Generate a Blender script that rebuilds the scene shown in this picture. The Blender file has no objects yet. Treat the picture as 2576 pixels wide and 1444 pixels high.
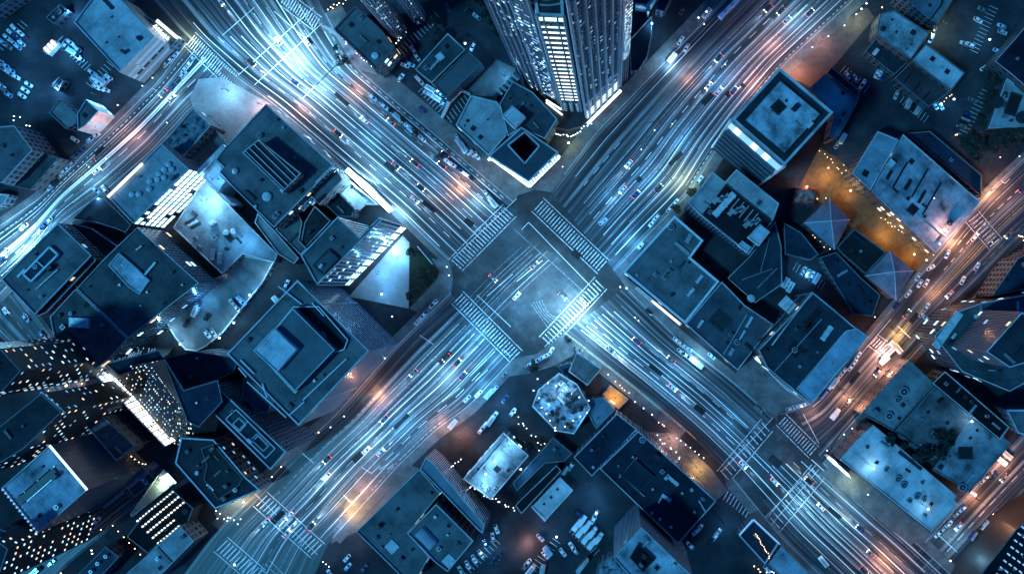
import bpy, bmesh, math, random
from mathutils import Vector, Matrix
random.seed(7)
SC = bpy.context.scene
COL = SC.collection
R = math.radians
# ---------------------------------------------------------------- camera
S = 0.2                       # metres on the ground per plan unit
NX, NY, CH = 1545.0, 730.0, 400.0   # point below the camera, camera height
def P(x, y, z=0.0):
    """plan units as seen from the camera -> world point at height z"""
    k = 1.0 - z / CH
    wx, wy = (NX - 1288) * S, (722 - NY) * S
    gx, gy = (x - 1288) * S, (722 - y) * S
    return Vector((wx + (gx - wx) * k, wy + (gy - wy) * k, z))
cam_d = bpy.data.cameras.new('camera')
cam = bpy.data.objects.new('camera', cam_d); COL.objects.link(cam)
cam.location = ((NX - 1288) * S, (722 - NY) * S, CH)
cam_d.sensor_width = 36.0
cam_d.lens = 36.0 * CH / (2576 * S)
cam_d.shift_x = (1288 - NX) / 2576.0
cam_d.shift_y = (NY - 722) / 2576.0
cam_d.clip_start = 1.0; cam_d.clip_end = 5000.0
SC.camera = cam
# ---------------------------------------------------------------- world, moonlight, exposure
world = bpy.data.worlds.new('World'); SC.world = world; world.use_nodes = True
wn = world.node_tree; bg = wn.nodes['Background']
sky = wn.nodes.new('ShaderNodeTexSky'); sky.sky_type = 'NISHITA'; sky.sun_disc = False
sky.sun_elevation = R(3); sky.sun_rotation = R(250); sky.air_density = 1.0; sky.ozone_density = 6.0
mul = wn.nodes.new('ShaderNodeMix'); mul.data_type = 'RGBA'; mul.blend_type = 'MULTIPLY'
mul.inputs[0].default_value = 1.0
mul.inputs[7].default_value = (0.12, 0.78, 1.0, 1)
wn.links.new(sky.outputs[0], mul.inputs[6]); wn.links.new(mul.outputs[2], bg.inputs['Color'])
bg.inputs['Strength'].default_value = 0.108
sun_d = bpy.data.lights.new('moon_light', 'SUN'); sun_d.energy = 0.62; sun_d.angle = R(6)
sun_d.color = (0.10, 0.58, 1.0)
sun = bpy.data.objects.new('moon_light', sun_d); COL.objects.link(sun)
sun.rotation_euler = (R(38), 0, R(-60))
SC.view_settings.view_transform = 'Standard'; SC.view_settings.look = 'None'
SC.view_settings.exposure = 1.8; SC.view_settings.gamma = 1.0
SC.cycles.use_denoising = True
SC.cycles.use_light_tree = True
SC.cycles.max_bounces = 4
SC.cycles.diffuse_bounces = 2
SC.cycles.sample_clamp_indirect = 4.0

# ---------------------------------------------------------------- materials
MATS = {}
def newmat(name):
    m = bpy.data.materials.new(name); m.use_nodes = True
    return m, m.node_tree.nodes, m.node_tree.links, m.node_tree.nodes['Principled BSDF']
def rgba(c): return (c[0], c[1], c[2], 1)
def ramp(nd, stops):
    r = nd.new('ShaderNodeValToRGB'); e = r.color_ramp.elements
    while len(e) < len(stops): e.new(0.5)
    for i, (p, c) in enumerate(stops): e[i].position = p; e[i].color = rgba(c)
    return r
def plain(name, c, rough=0.7, metal=0.0, var=0.25, scale=0.5):
    key = ('p', name)
    if key in MATS: return MATS[key]
    m, nd, lk, b = newmat(name)
    t = nd.new('ShaderNodeTexCoord'); n = nd.new('ShaderNodeTexNoise')
    n.inputs['Scale'].default_value = scale; n.inputs['Detail'].default_value = 5
    lk.new(t.outputs['Object'], n.inputs['Vector'])
    lo = [v * (1 - var) for v in c]; hi = [min(1, v * (1 + var)) for v in c]
    r = ramp(nd, [(0.3, lo), (0.7, hi)])
    lk.new(n.outputs['Fac'], r.inputs['Fac']); lk.new(r.outputs[0], b.inputs['Base Color'])
    b.inputs['Roughness'].default_value = rough; b.inputs['Metallic'].default_value = metal
    MATS[key] = m; return m
def emit(name, c, s):
    key = ('e', name)
    if key in MATS: return MATS[key]
    m, nd, lk, b = newmat(name)
    b.inputs['Base Color'].default_value = rgba([v * .5 for v in c])
    b.inputs['Emission Color'].default_value = rgba(c); b.inputs['Emission Strength'].default_value = s * .42
    MATS[key] = m; return m
def roofmat(c, kind='flat', ang=0.0):
    key = ('r', tuple(c), kind, round(ang, 2))
    if key in MATS: return MATS[key]
    m, nd, lk, b = newmat('roof_' + kind)
    g = nd.new('ShaderNodeNewGeometry')
    mp = nd.new('ShaderNodeMapping'); mp.inputs['Rotation'].default_value = (0, 0, ang)
    lk.new(g.outputs['Position'], mp.inputs['Vector'])
    n = nd.new('ShaderNodeTexNoise'); n.inputs['Scale'].default_value = 0.09; n.inputs['Detail'].default_value = 8
    n.inputs['Roughness'].default_value = 0.62
    lk.new(mp.outputs[0], n.inputs['Vector'])
    f = nd.new('ShaderNodeTexNoise'); f.inputs['Scale'].default_value = 1.6; f.inputs['Detail'].default_value = 3
    lk.new(mp.outputs[0], f.inputs['Vector'])
    amp = {'flat': 0.42, 'ribbed': 0.2, 'stained': 0.75, 'mottled': 0.95}[kind]
    lo = [v * (1 - amp) for v in c]; hi = [min(.9, v * (1 + amp)) for v in c]
    r = ramp(nd, [(0.34, lo), (0.5, c), (0.68, hi)])
    lk.new(n.outputs['Fac'], r.inputs['Fac'])
    mx = nd.new('ShaderNodeMix'); mx.data_type = 'RGBA'; mx.blend_type = 'MULTIPLY'; mx.inputs[0].default_value = 0.55
    rf = ramp(nd, [(0.3, (.6, .6, .6)), (0.7, (1, 1, 1))]); lk.new(f.outputs['Fac'], rf.inputs['Fac'])
    lk.new(r.outputs[0], mx.inputs[6]); lk.new(rf.outputs[0], mx.inputs[7])
    out = mx.outputs[2]
    if kind == 'mottled': n.inputs['Scale'].default_value = 0.35
    w = nd.new('ShaderNodeTexWave'); w.bands_direction = 'X'
    w.inputs['Scale'].default_value = 0.42 if kind == 'ribbed' else 0.05
    w.inputs['Distortion'].default_value = 0.0 if kind == 'ribbed' else 0.2
    lk.new(mp.outputs[0], w.inputs['Vector'])
    rw = ramp(nd, [(0.0, (.35, .35, .35)), (0.5, (1, 1, 1))] if kind == 'ribbed' else [(0.0, (.72, .72, .72)), (0.012, (1, 1, 1))])
    lk.new(w.outputs['Fac'], rw.inputs['Fac'])
    m2 = nd.new('ShaderNodeMix'); m2.data_type = 'RGBA'; m2.blend_type = 'MULTIPLY'; m2.inputs[0].default_value = 1.0
    lk.new(out, m2.inputs[6]); lk.new(rw.outputs[0], m2.inputs[7])
    lk.new(m2.outputs[2], b.inputs['Base Color'])
    bp = nd.new('ShaderNodeBump'); bp.inputs['Strength'].default_value = 0.4
    lk.new(f.outputs['Fac'], bp.inputs['Height']); lk.new(bp.outputs[0], b.inputs['Normal'])
    b.inputs['Roughness'].default_value = 0.85; b.inputs['Specular IOR Level'].default_value = 0.12
    MATS[key] = m; return m
def wallmat(kind, c, glass=(0.01, 0.02, 0.035)):
    """kind: (bay width, storey height, mullion share). UV is metres along and up the wall"""
    key = ('w', kind, tuple(c))
    if key in MATS: return MATS[key]
    m, nd, lk, b = newmat('wall_panels')
    uv = nd.new('ShaderNodeUVMap')
    br = nd.new('ShaderNodeTexBrick'); br.offset = 0.0; br.squash = 1.0
    br.inputs['Scale'].default_value = 1.0; br.inputs['Brick Width'].default_value = kind[0]
    br.inputs['Row Height'].default_value = kind[1]; br.inputs['Mortar Size'].default_value = kind[2]
    br.inputs['Mortar Smooth'].default_value = 0.05
    br.inputs['Color1'].default_value = rgba(glass); br.inputs['Color2'].default_value = rgba([v * 2.6 for v in glass])
    br.inputs['Mortar'].default_value = rgba(c)
    lk.new(uv.outputs[0], br.inputs['Vector']); lk.new(br.outputs['Color'], b.inputs['Base Color'])
    mr = nd.new('ShaderNodeMapRange'); mr.inputs[3].default_value = 0.25; mr.inputs[4].default_value = 0.85
    lk.new(br.outputs['Fac'], mr.inputs[0]); lk.new(mr.outputs[0], b.inputs['Roughness'])
    bp = nd.new('ShaderNodeBump'); bp.inputs['Strength'].default_value = 0.6; bp.inputs['Distance'].default_value = 0.2
    lk.new(br.outputs['Fac'], bp.inputs['Height']); lk.new(bp.outputs[0], b.inputs['Normal'])
    MATS[key] = m; return m
PANEL = wallmat((3.0, 3.6, 0.6), (0.065, 0.08, 0.095))
DARKP = wallmat((2.0, 3.6, 0.25), (0.05, 0.065, 0.085))
BRICK = wallmat((4.5, 3.8, 1.2), (0.07, 0.07, 0.075))
RIBW = wallmat((0.9, 60.0, 0.22), (0.09, 0.11, 0.135))
PARA = plain('parapet_stone', (0.46, 0.47, 0.48), 0.6, var=.4, scale=.12)
PARD = plain('parapet_dark', (0.16, 0.17, 0.18), 0.7)
METAL = plain('galvanised_metal', (0.45, 0.46, 0.47), 0.45, 0.5)
DMET = plain('dark_metal', (0.03, 0.035, 0.04), 0.5, 0.3)
WHITE = plain('white_paint', (0.75, 0.76, 0.77), 0.6, var=.12)
PALE = plain('pale_membrane', (0.55, 0.56, 0.57), 0.6)
BLACK = plain('black_opening', (0.006, 0.007, 0.009), 0.9)
COOL = emit('cool_lit_glass', (0.50, 0.82, 1.0), 1.5)
COOLD = emit('dim_cool_lit_glass', (0.30, 0.62, 0.95), 0.55)
WARM = emit('warm_lit_glass', (1.0, 0.80, 0.62), 1.3)
WARMD = emit('dim_warm_lit_glass', (1.0, 0.72, 0.45), 0.8)
WHITE_L = emit('lit_white_glass', (0.80, 0.93, 1.0), 1.6)
BULBC = emit('cool_lamp_globe', (0.70, 0.90, 1.0), 6.0)
BULBW = emit('warm_lamp_globe', (1.0, 0.66, 0.36), 6.0)
BULBR = emit('red_lamp_globe', (1.0, 0.12, 0.08), 5.0)

# ---------------------------------------------------------------- object helpers
def tag(o, label=None, cat=None, group=None, kind=None):
    if label: o['label'] = label
    if cat: o['category'] = cat
    if group: o['group'] = group
    if kind: o['kind'] = kind
    return o
def empty(name, loc, label=None, cat=None, group=None):
    o = bpy.data.objects.new(name, None); COL.objects.link(o); o.location = loc
    o.empty_display_size = 0.5
    return tag(o, label, cat, group)
def mesh(name, verts, faces, mat, parent=None, uvs=None, smooth=False, mats=None, fm=None):
    me = bpy.data.meshes.new(name)
    off = parent.location if parent is not None and parent.parent is None else Vector((0, 0, 0))
    if parent is not None and parent.parent is not None: off = parent.parent.location + parent.location
    me.from_pydata([tuple(Vector(v) - off) for v in verts], [], faces)
    if uvs is not None:
        l = me.uv_layers.new(name='UVMap')
        for i, u in enumerate(uvs): l.data[i].uv = u
    for mm in (mats or [mat]): me.materials.append(mm)
    if fm:
        for i, f in enumerate(fm): me.polygons[i].material_index = f
    if smooth:
        for p in me.polygons: p.use_smooth = True
    o = bpy.data.objects.new(name, me); COL.objects.link(o)
    if parent is not None: o.parent = parent
    return o
def area2(pts): return sum(pts[i][0] * pts[(i + 1) % len(pts)][1] - pts[(i + 1) % len(pts)][0] * pts[i][1] for i in range(len(pts)))
def ccw(pts): return list(pts) if area2(pts) > 0 else list(pts)[::-1]
def inset(pts, d):
    n = len(pts); out = []
    for i in range(n):
        a, b, c = (Vector(pts[i - 1][:2]), Vector(pts[i][:2]), Vector(pts[(i + 1) % n][:2]))
        e1 = (b - a).normalized(); e2 = (c - b).normalized()
        n1 = Vector((-e1.y, e1.x)); n2 = Vector((-e2.y, e2.x))
        den = 1 + n1.dot(n2)
        v = (n1 + n2) / max(den, 0.35) * d
        out.append((b.x + v.x, b.y + v.y))
    return out
class MB:
    """collects boxes and prisms in world space, links them as ONE mesh"""
    def __init__(s): s.v = []; s.f = []; s.m = []
    def quad(s, a, b, c, d, m=0):
        k = len(s.v); s.v += [tuple(a), tuple(b), tuple(c), tuple(d)]; s.f.append((k, k + 1, k + 2, k + 3)); s.m.append(m)
    def prism(s, pts, z0, z1, m=0, bottom=False, base=None):
        pts = ccw(pts); n = len(pts); k = len(s.v)
        bb = base or pts
        s.v += [(p[0], p[1], z0) for p in bb] + [(p[0], p[1], z1) for p in pts]
        for i in range(n):
            j = (i + 1) % n; s.f.append((k + i, k + j, k + n + j, k + n + i)); s.m.append(m)
        s.f.append(tuple(k + n + i for i in range(n))); s.m.append(m)
        if bottom: s.f.append(tuple(k + i for i in reversed(range(n)))); s.m.append(m)
    def box(s, c, sx, sy, z0, z1, rot=0.0, m=0, bottom=True):
        ca, sa = math.cos(rot), math.sin(rot)
        pts = [(c[0] + ca * x - sa * y, c[1] + sa * x + ca * y) for x, y in ((-sx / 2, -sy / 2), (sx / 2, -sy / 2), (sx / 2, sy / 2), (-sx / 2, sy / 2))]
        s.prism(pts, z0, z1, m, bottom)
    def cyl(s, c, r, z0, z1, n=12, m=0, r2=None):
        r2 = r if r2 is None else r2
        a = [(c[0] + r * math.cos(2 * math.pi * i / n), c[1] + r * math.sin(2 * math.pi * i / n)) for i in range(n)]
        b = [(c[0] + r2 * math.cos(2 * math.pi * i / n), c[1] + r2 * math.sin(2 * math.pi * i / n)) for i in range(n)]
        s.prism(b, z0, z1, m, True, base=a)
    def bar(s, a, b, w, h, m=0):
        a, b = Vector(a), Vector(b); d = (b - a).normalized(); up = Vector((0, 0, 1))
        if abs(d.z) > .95: up = Vector((1, 0, 0))
        x = d.cross(up).normalized() * w / 2; y = x.cross(d).normalized() * h / 2
        k = len(s.v)
        for q in (a, b): s.v += [tuple(q - x - y), tuple(q + x - y), tuple(q + x + y), tuple(q - x + y)]
        for f in ((0, 1, 5, 4), (1, 2, 6, 5), (2, 3, 7, 6), (3, 0, 4, 7), (3, 2, 1, 0), (4, 5, 6, 7)):
            s.f.append(tuple(k + i for i in f)); s.m.append(m)
    def sphere(s, c, r, n=8, rings=5, m=0, half=False):
        k = len(s.v); top = math.pi / 2; bot = 0 if half else -math.pi / 2
        for j in range(rings + 1):
            a = bot + (top - bot) * j / rings
            for i in range(n):
                t = 2 * math.pi * i / n
                s.v.append((c[0] + r * math.cos(a) * math.cos(t), c[1] + r * math.cos(a) * math.sin(t), c[2] + r * math.sin(a)))
        for j in range(rings):
            for i in range(n):
                s.f.append((k + j * n + i, k + j * n + (i + 1) % n, k + (j + 1) * n + (i + 1) % n, k + (j + 1) * n + i)); s.m.append(m)
    def build(s, name, mat, parent=None, smooth=False):
        mm = mat if isinstance(mat, (list, tuple)) else [mat]
        return mesh(name, s.v, s.f, None, parent, smooth=smooth, mats=list(mm), fm=s.m)
def copy_tree(o, parent=None):
    c = o.copy(); COL.objects.link(c); c.parent = parent
    for ch in KIDS.get(o.name, []): copy_tree(ch, c)
    return c
KIDS = {}
def remember(o, kids): KIDS[o.name] = kids; return o
ORD = ['first', 'second', 'third', 'fourth', 'fifth', 'sixth', 'seventh', 'eighth', 'ninth', 'tenth', 'eleventh', 'twelfth', 'thirteenth',
       'fourteenth', 'fifteenth', 'sixteenth', 'seventeenth', 'eighteenth', 'nineteenth', 'twentieth']
def ordn(i, n): return '' if n == 1 else (ORD[i] if i < 20 else '%dth' % (i + 1))

# ---------------------------------------------------------------- windows
UB = {}
def ubox(mat):
    """unit plate x,y in -.5...5, z 0..1, shared by every window of a material"""
    if mat.name not in UB:
        b = MB(); b.box((0, 0), 1, 1, 0, 1); me = bpy.data.meshes.new('window_pane')
        me.from_pydata(b.v, [], b.f); me.materials.append(mat); UB[mat.name] = me
    return UB[mat.name]
def windows(root, quad, rows, cols, mats, prob=1.0, fw=.6, fh=.5, name='window', cnt=None, cap=100, r0=0, r1=None, depth=.12, c0=0):
    """quad = bottom-left, bottom-right, top-right, top-left as seen from outside"""
    A, B, C, D = [Vector(q) for q in quad]
    nrm = (B - A).cross(D - A).normalized()
    if nrm.dot(cam.location - A) < 0: nrm = -nrm
    over = MB(); made = 0; cnt = cnt if cnt is not None else [0]
    for r in range(r0, rows if r1 is None else r1):
        for c in range(c0, cols):
            if random.random() > prob: continue
            u, v = (c + .5) / cols, (r + .5) / rows
            p = (A * (1 - u) + B * u) * (1 - v) + (D * (1 - u) + C * u) * v
            ex = ((B - A) * (1 - v) + (C - D) * v) / cols * fw
            ey = ((D - A) * (1 - u) + (C - B) * u) / rows * fh
            mt = random.choice(mats)
            if cnt[0] < cap:
                o = bpy.data.objects.new(name, ubox(mt)); COL.objects.link(o); o.parent = root
                M = Matrix((ex, ey, nrm * depth)).transposed().to_4x4(); M.translation = p - root.location + nrm * .02
                o.matrix_local = M; cnt[0] += 1
            else:
                k = mats.index(mt); q = p + nrm * .05
                over.quad(q - ex / 2 - ey / 2, q + ex / 2 - ey / 2, q + ex / 2 + ey / 2, q - ex / 2 + ey / 2, k)
    if over.f: over.build('window_field', mats, root)['kind'] = 'stuff'

# ---------------------------------------------------------------- buildings
def ring(mb, pts, z, w, drop, m=0):
    ins = inset(pts, w); n = len(pts)
    for i in range(n):
        j = (i + 1) % n
        mb.quad((*pts[i][:2], z), (*pts[j][:2], z), (*ins[j], z), (*ins[i], z), m)
        mb.quad((*ins[i], z), (*ins[j], z), (*ins[j], z - drop), (*ins[i], z - drop), m)
    return ins
def inpoly(x, y, pts):
    c = False; n = len(pts)
    for i in range(n):
        a, b = pts[i], pts[i - 1]
        if (a[1] > y) != (b[1] > y) and x < (b[0] - a[0]) * (y - a[1]) / (b[1] - a[1]) + a[0]: c = not c
    return c
def unit(root, kind, x, y, z, sx, sy=None, rot=0.0, mat=None):
    """roof equipment, world metres"""
    sy = sy or sx; b = MB()
    if kind == 'air_conditioner':
        b.box((x, y), sx, sy, z + .15, z + 1.3, rot, 0); b.cyl((x, y), min(sx, sy) * .36, z + 1.3, z + 1.55, 10, 1)
        b.cyl((x, y), min(sx, sy) * .12, z + 1.55, z + 1.7, 6, 0)
        return b.build(kind, [mat or METAL, DMET], root)
    if kind == 'fan_unit':
        b.cyl((x, y), sx / 2, z, z + 1.6, 16, 0); b.cyl((x, y), sx * .36, z + 1.6, z + 1.7, 14, 1); b.cyl((x, y), sx * .12, z + 1.7, z + 1.9, 8, 0)
        return b.build(kind, [mat or METAL, DMET], root)
    if kind == 'vent':
        b.cyl((x, y), sx / 2, z, z + .9, 10, 0); b.cyl((x, y), sx * .65, z + .9, z + 1.1, 10, 0)
        return b.build(kind, [mat or METAL], root)
    if kind == 'disc':
        b.cyl((x, y), sx / 2, z, z + 1.0, 24, 0); b.cyl((x, y), sx / 2 * .97, z + 1.0, z + 1.35, 24, 0, sx / 2 * .5)
        return b.build('domed_tank', [mat or PALE], root)
    if kind == 'hatch':
        b.box((x, y), sx, sy, z, z + .5, rot, 0); b.box((x, y), sx * .8, sy * .8, z + .5, z + .53, rot, 1)
        return b.build('roof_hatch', [mat or DMET, BLACK], root)
    if kind == 'skylight':
        b.box((x, y), sx, sy, z, z + .7, rot, 0); b.box((x, y), sx * .86, sy * .82, z + .7, z + .78, rot, 1)
        return b.build('skylight', [WHITE, mat or DMET], root)
    if kind == 'duct':
        b.box((x, y), sx, sy, z + .3, z + 1.0, rot, 0)
        for t in (-.4, 0, .4): b.box((x + math.cos(rot) * sx * t, y + math.sin(rot) * sx * t), .3, sy * 1.25, z, z + 1.08, rot, 0)
        return b.build('duct', [mat or METAL], root)
    if kind == 'box':
        b.box((x, y), sx, sy, z, z + 2.6, rot, 0); b.box((x, y), sx * .9, sy * .9, z + 2.6, z + 2.75, rot, 0)
        return b.build('stair_house', [mat or PALE], root)
    if kind == 'slab':
        b.box((x, y), sx, sy, z, z + .35, rot, 0)
        return b.build('roof_panel', [mat or PALE], root)
def building(name, label, roof, h, col=(.3, .3, .3), kind='flat', base=None, wall=None, par=PARA, parw=.45, parh=.8,
             n=0, cat='building', group=None, z0=0.0, win=None, units=(), parent=None, ra=None):
    """roof: outline of the roof as plan points seen from the camera. base: same for the foot, else the walls are plumb"""
    rp = [P(x, y, h) for x, y in roof]
    if area2(rp) < 0: rp = rp[::-1]; base = base[::-1] if base else None
    bp_ = [P(x, y, z0) for x, y in base] if base else [Vector((p.x, p.y, z0)) for p in rp]
    cx = sum(p.x for p in rp) / len(rp); cy = sum(p.y for p in rp) / len(rp)
    root = empty(name, (cx, cy, 0), label, cat, group) if parent is None else parent
    N = len(rp); vs = [tuple(p) for p in bp_] + [tuple(p) for p in rp]; fs = []; uv = []
    u = 0.0
    for i in range(N):
        j = (i + 1) % N; L = (rp[j] - rp[i]).length
        fs.append((i, j, N + j, N + i)); uv += [(u, 0), (u + L, 0), (u + L, h - z0), (u, h - z0)]; u += L
    if base:      # raked walls: a grid, so that twisted faces stay smooth
        vs = []; fs = []; uv = []
        for i in range(N):
            j = (i + 1) % N; k = len(vs); g = 8
            for v_ in range(g + 1):
                for u_ in range(g + 1):
                    lo = bp_[i].lerp(bp_[j], u_ / g); hi = rp[i].lerp(rp[j], u_ / g); vs.append(tuple(lo.lerp(hi, v_ / g)))
            for v_ in range(g):
                for u_ in range(g):
                    q = k + v_ * (g + 1) + u_; fs.append((q, q + 1, q + g + 2, q + g + 1)); uv += [(u_ * 3, v_ * 5), (u_ * 3 + 3, v_ * 5), (u_ * 3 + 3, v_ * 5 + 5), (u_ * 3, v_ * 5 + 5)]
    mesh('wall', vs, fs, wall or PANEL, root, uvs=uv)
    b = MB(); ins = ring(b, [tuple(p) for p in rp], h, parw, parh)
    b.build('parapet', par, root)
    if ra is None:
        e = max(((rp[(i + 1) % N] - rp[i]) for i in range(N)), key=lambda q: q.length); ra = math.atan2(e.y, e.x)
    zr = h - parh
    mesh('roof', [(p[0], p[1], zr) for p in ins], [tuple(range(N))], roofmat(col, kind, -ra), root)
    for t in units:
        k, ux, uy, sx = t[:4]; q = P(ux, uy, h)
        sy = t[4] if len(t) > 4 else None; rr = R(-t[5]) if len(t) > 5 and t[5] is not None else ra
        unit(root, k, q.x, q.y, zr, sx, sy, rr, t[6] if len(t) > 6 else None)
    ar = abs(area2(ins)) / 2
    if cat == 'building' and ar > 260: n += min(14, int(ar / (110 if len(units) < 4 else 230)))
    xs = [p[0] for p in ins]; ys = [p[1] for p in ins]; placed = [tuple(P(t[1], t[2], h))[:2] for t in units]; tries = 0
    inner = inset(ins, 2.0)
    kinds = ['air_conditioner', 'air_conditioner', 'vent', 'duct', 'hatch', 'vent', 'box', 'fan_unit', 'duct', 'hatch']; mm = [None, DMET, PARD]
    while n > 0 and tries < 300:
        tries += 1; x = random.uniform(min(xs), max(xs)); y = random.uniform(min(ys), max(ys))
        if not inpoly(x, y, inner) or any((x - a) ** 2 + (y - c) ** 2 < 12 for a, c in placed): continue
        k = random.choice(kinds); s = random.uniform(1.2, 2.4)
        unit(root, k, x, y, zr, s * (2.6 if k == 'duct' else .5 if k == 'vent' else 1.4 if k == 'box' else 1), s * (.5 if k == 'duct' else .5 if k == 'vent' else .9), ra + random.choice([0, 0, math.pi / 2]), random.choice(mm))
        placed.append((x, y)); n -= 1
    if win:
        cn = [0]
        for i in range(N):
            j = (i + 1) % N; e = bp_[j] - bp_[i]; nr = Vector((e.y, -e.x)); mid = (bp_[i] + bp_[j]) / 2
            if nr.dot(Vector((cam.location.x - mid.x, cam.location.y - mid.y))) <= 0 or e.length < 4: continue
            rows = max(1, int(h - z0) // 4); cols = max(1, int(e.length / win.get('w', 4)))
            windows(root, (bp_[i], bp_[j], rp[j], rp[i]), rows, cols, win.get('m', [COOLD, WARMD, COOL]), win.get('p', .3), win.get('fw', .5), win.get('fh', .45), cnt=cn, cap=win.get('cap', 60))
    root['h'] = h
    KIDS[root.name] = []
    return root
def ridge(name, label, eave, ez, apex, az, col, wall=None, kind='flat', eave_trim=True, z0=0.0):
    """pyramid roofed house"""
    ep = [P(x, y, ez) for x, y in eave]
    if area2(ep) < 0: ep = ep[::-1]
    ap = P(apex[0], apex[1], az); cx = sum(p.x for p in ep) / len(ep); cy = sum(p.y for p in ep) / len(ep)
    root = empty(name, (cx, cy, 0), label, 'building')
    N = len(ep); w = [Vector((cx, cy, 0)) + (Vector((p.x - cx, p.y - cy, 0))) * .93 for p in ep]
    vs = [(p.x, p.y, 0) for p in w] + [(p.x, p.y, ez - .3) for p in w]; fs = []; uv = []; u = 0
    for i in range(N):
        j = (i + 1) % N; L = (w[j] - w[i]).length; fs.append((i, j, N + j, N + i)); uv += [(u, 0), (u + L, 0), (u + L, ez), (u, ez)]; u += L
    mesh('wall', vs, fs, wall or BRICK, root, uvs=uv)
    b = MB(); 
    k = len(b.v); b.v += [tuple(p) for p in ep] + [(p.x, p.y, ez - .35) for p in ep] + [tuple(ap)]
    for i in range(N):
        j = (i + 1) % N
        b.f.append((k + i, k + j, k + 2 * N)); b.m.append(0); b.f.append((k + N + i, k + N + j, k + j, k + i)); b.m.append(0)
    b.f.append(tuple(k + N + i for i in reversed(range(N)))); b.m.append(0)
    b.build('roof', roofmat(col, kind, .7), root)
    for p in ep:
        t = MB(); t.bar(p + Vector((0, 0, .1)), ap + Vector((0, 0, .1)), .35, .2); t.build('ridge_cap', PALE, root)
    return root

# ---------------------------------------------------------------- setting helpers
def poly(name, pts, z, mat, kind='structure', zb=None):
    w = [P(x, y, 0) for x, y in pts]
    w = ccw([(p.x, p.y) for p in w]); b = MB()
    if zb is None:
        me = mesh(name, [(p[0], p[1], z) for p in w], [tuple(range(len(w)))], mat)
    else:
        b.prism(w, zb, z); me = b.build(name, mat)
    me['kind'] = kind; return me
def resample(pts, n):
    d = [0.0]
    for i in range(1, len(pts)): d.append(d[-1] + math.dist(pts[i], pts[i - 1]))
    out = []; k = 0
    for i in range(n):
        t = d[-1] * i / (n - 1)
        while k < len(d) - 2 and d[k + 1] < t: k += 1
        f = (t - d[k]) / max(1e-6, d[k + 1] - d[k])
        out.append((pts[k][0] + (pts[k + 1][0] - pts[k][0]) * f, pts[k][1] + (pts[k + 1][1] - pts[k][1]) * f))
    for _ in range(3):
        o2 = out[:]
        for i in range(1, n - 1): o2[i] = ((out[i - 1][0] + 2 * out[i][0] + out[i + 1][0]) / 4, (out[i - 1][1] + 2 * out[i][1] + out[i + 1][1]) / 4)
        out = o2
    return out
# ================================================================= the setting
def asphalt(name, lo, mid, hi, sc=0.12):
    m, nd, lk, b = newmat(name)
    g = nd.new('ShaderNodeNewGeometry'); n = nd.new('ShaderNodeTexNoise')
    n.inputs['Scale'].default_value = sc; n.inputs['Detail'].default_value = 9; n.inputs['Roughness'].default_value = .65
    f = nd.new('ShaderNodeTexNoise'); f.inputs['Scale'].default_value = 2.5; f.inputs['Detail'].default_value = 2
    lk.new(g.outputs['Position'], n.inputs['Vector']); lk.new(g.outputs['Position'], f.inputs['Vector'])
    r = ramp(nd, [(.32, lo), (.52, mid), (.72, hi)]); lk.new(n.outputs['Fac'], r.inputs['Fac'])
    rf = ramp(nd, [(.3, (.65, .65, .65)), (.7, (1, 1, 1))]); lk.new(f.outputs['Fac'], rf.inputs['Fac'])
    mx = nd.new('ShaderNodeMix'); mx.data_type = 'RGBA'; mx.blend_type = 'MULTIPLY'; mx.inputs[0].default_value = 1
    lk.new(r.outputs[0], mx.inputs[6]); lk.new(rf.outputs[0], mx.inputs[7]); lk.new(mx.outputs[2], b.inputs['Base Color'])
    b.inputs['Roughness'].default_value = .85; b.inputs['Specular IOR Level'].default_value = .15
    bp = nd.new('ShaderNodeBump'); bp.inputs['Strength'].default_value = .3; lk.new(f.outputs['Fac'], bp.inputs['Height']); lk.new(bp.outputs[0], b.inputs['Normal'])
    return m
def roadmat():
    """worn asphalt: UV is metres across and along, pale streaks along the lanes paint in light trails"""
    m, nd, lk, b = newmat('light_streaked_road')
    uv = nd.new('ShaderNodeUVMap')
    def streak(su, sv, det, stops, off):
        mp = nd.new('ShaderNodeMapping'); mp.inputs['Scale'].default_value = (su, sv, 1); mp.inputs['Location'].default_value = (off, off, 0)
        n = nd.new('ShaderNodeTexNoise'); n.inputs['Scale'].default_value = 1; n.inputs['Detail'].default_value = det; n.inputs['Roughness'].default_value = .6
        lk.new(uv.outputs[0], mp.inputs[0]); lk.new(mp.outputs[0], n.inputs['Vector'])
        r = ramp(nd, stops); lk.new(n.outputs['Fac'], r.inputs['Fac']); return r.outputs[0]
    a = streak(.55, .006, 6, [(.36, (.016, .020, .026)), (.50, (.052, .060, .070)), (.62, (.25, .27, .29))], 3)  # bright stop gives the painted light-trail streaks
    c = streak(1.6, .02, 3, [(.38, (.5, .5, .5)), (.62, (1.0, 1.0, 1.0))], 11)
    e = streak(.06, .03, 5, [(.35, (.6, .6, .6)), (.6, (1, 1, 1))], 29)
    x = nd.new('ShaderNodeMix'); x.data_type = 'RGBA'; x.blend_type = 'MULTIPLY'; x.inputs[0].default_value = 1
    y = nd.new('ShaderNodeMix'); y.data_type = 'RGBA'; y.blend_type = 'MULTIPLY'; y.inputs[0].default_value = 1
    lk.new(a, x.inputs[6]); lk.new(c, x.inputs[7]); lk.new(x.outputs[2], y.inputs[6]); lk.new(e, y.inputs[7])
    lk.new(y.outputs[2], b.inputs['Base Color']); b.inputs['Roughness'].default_value = .5
    return m
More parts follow.
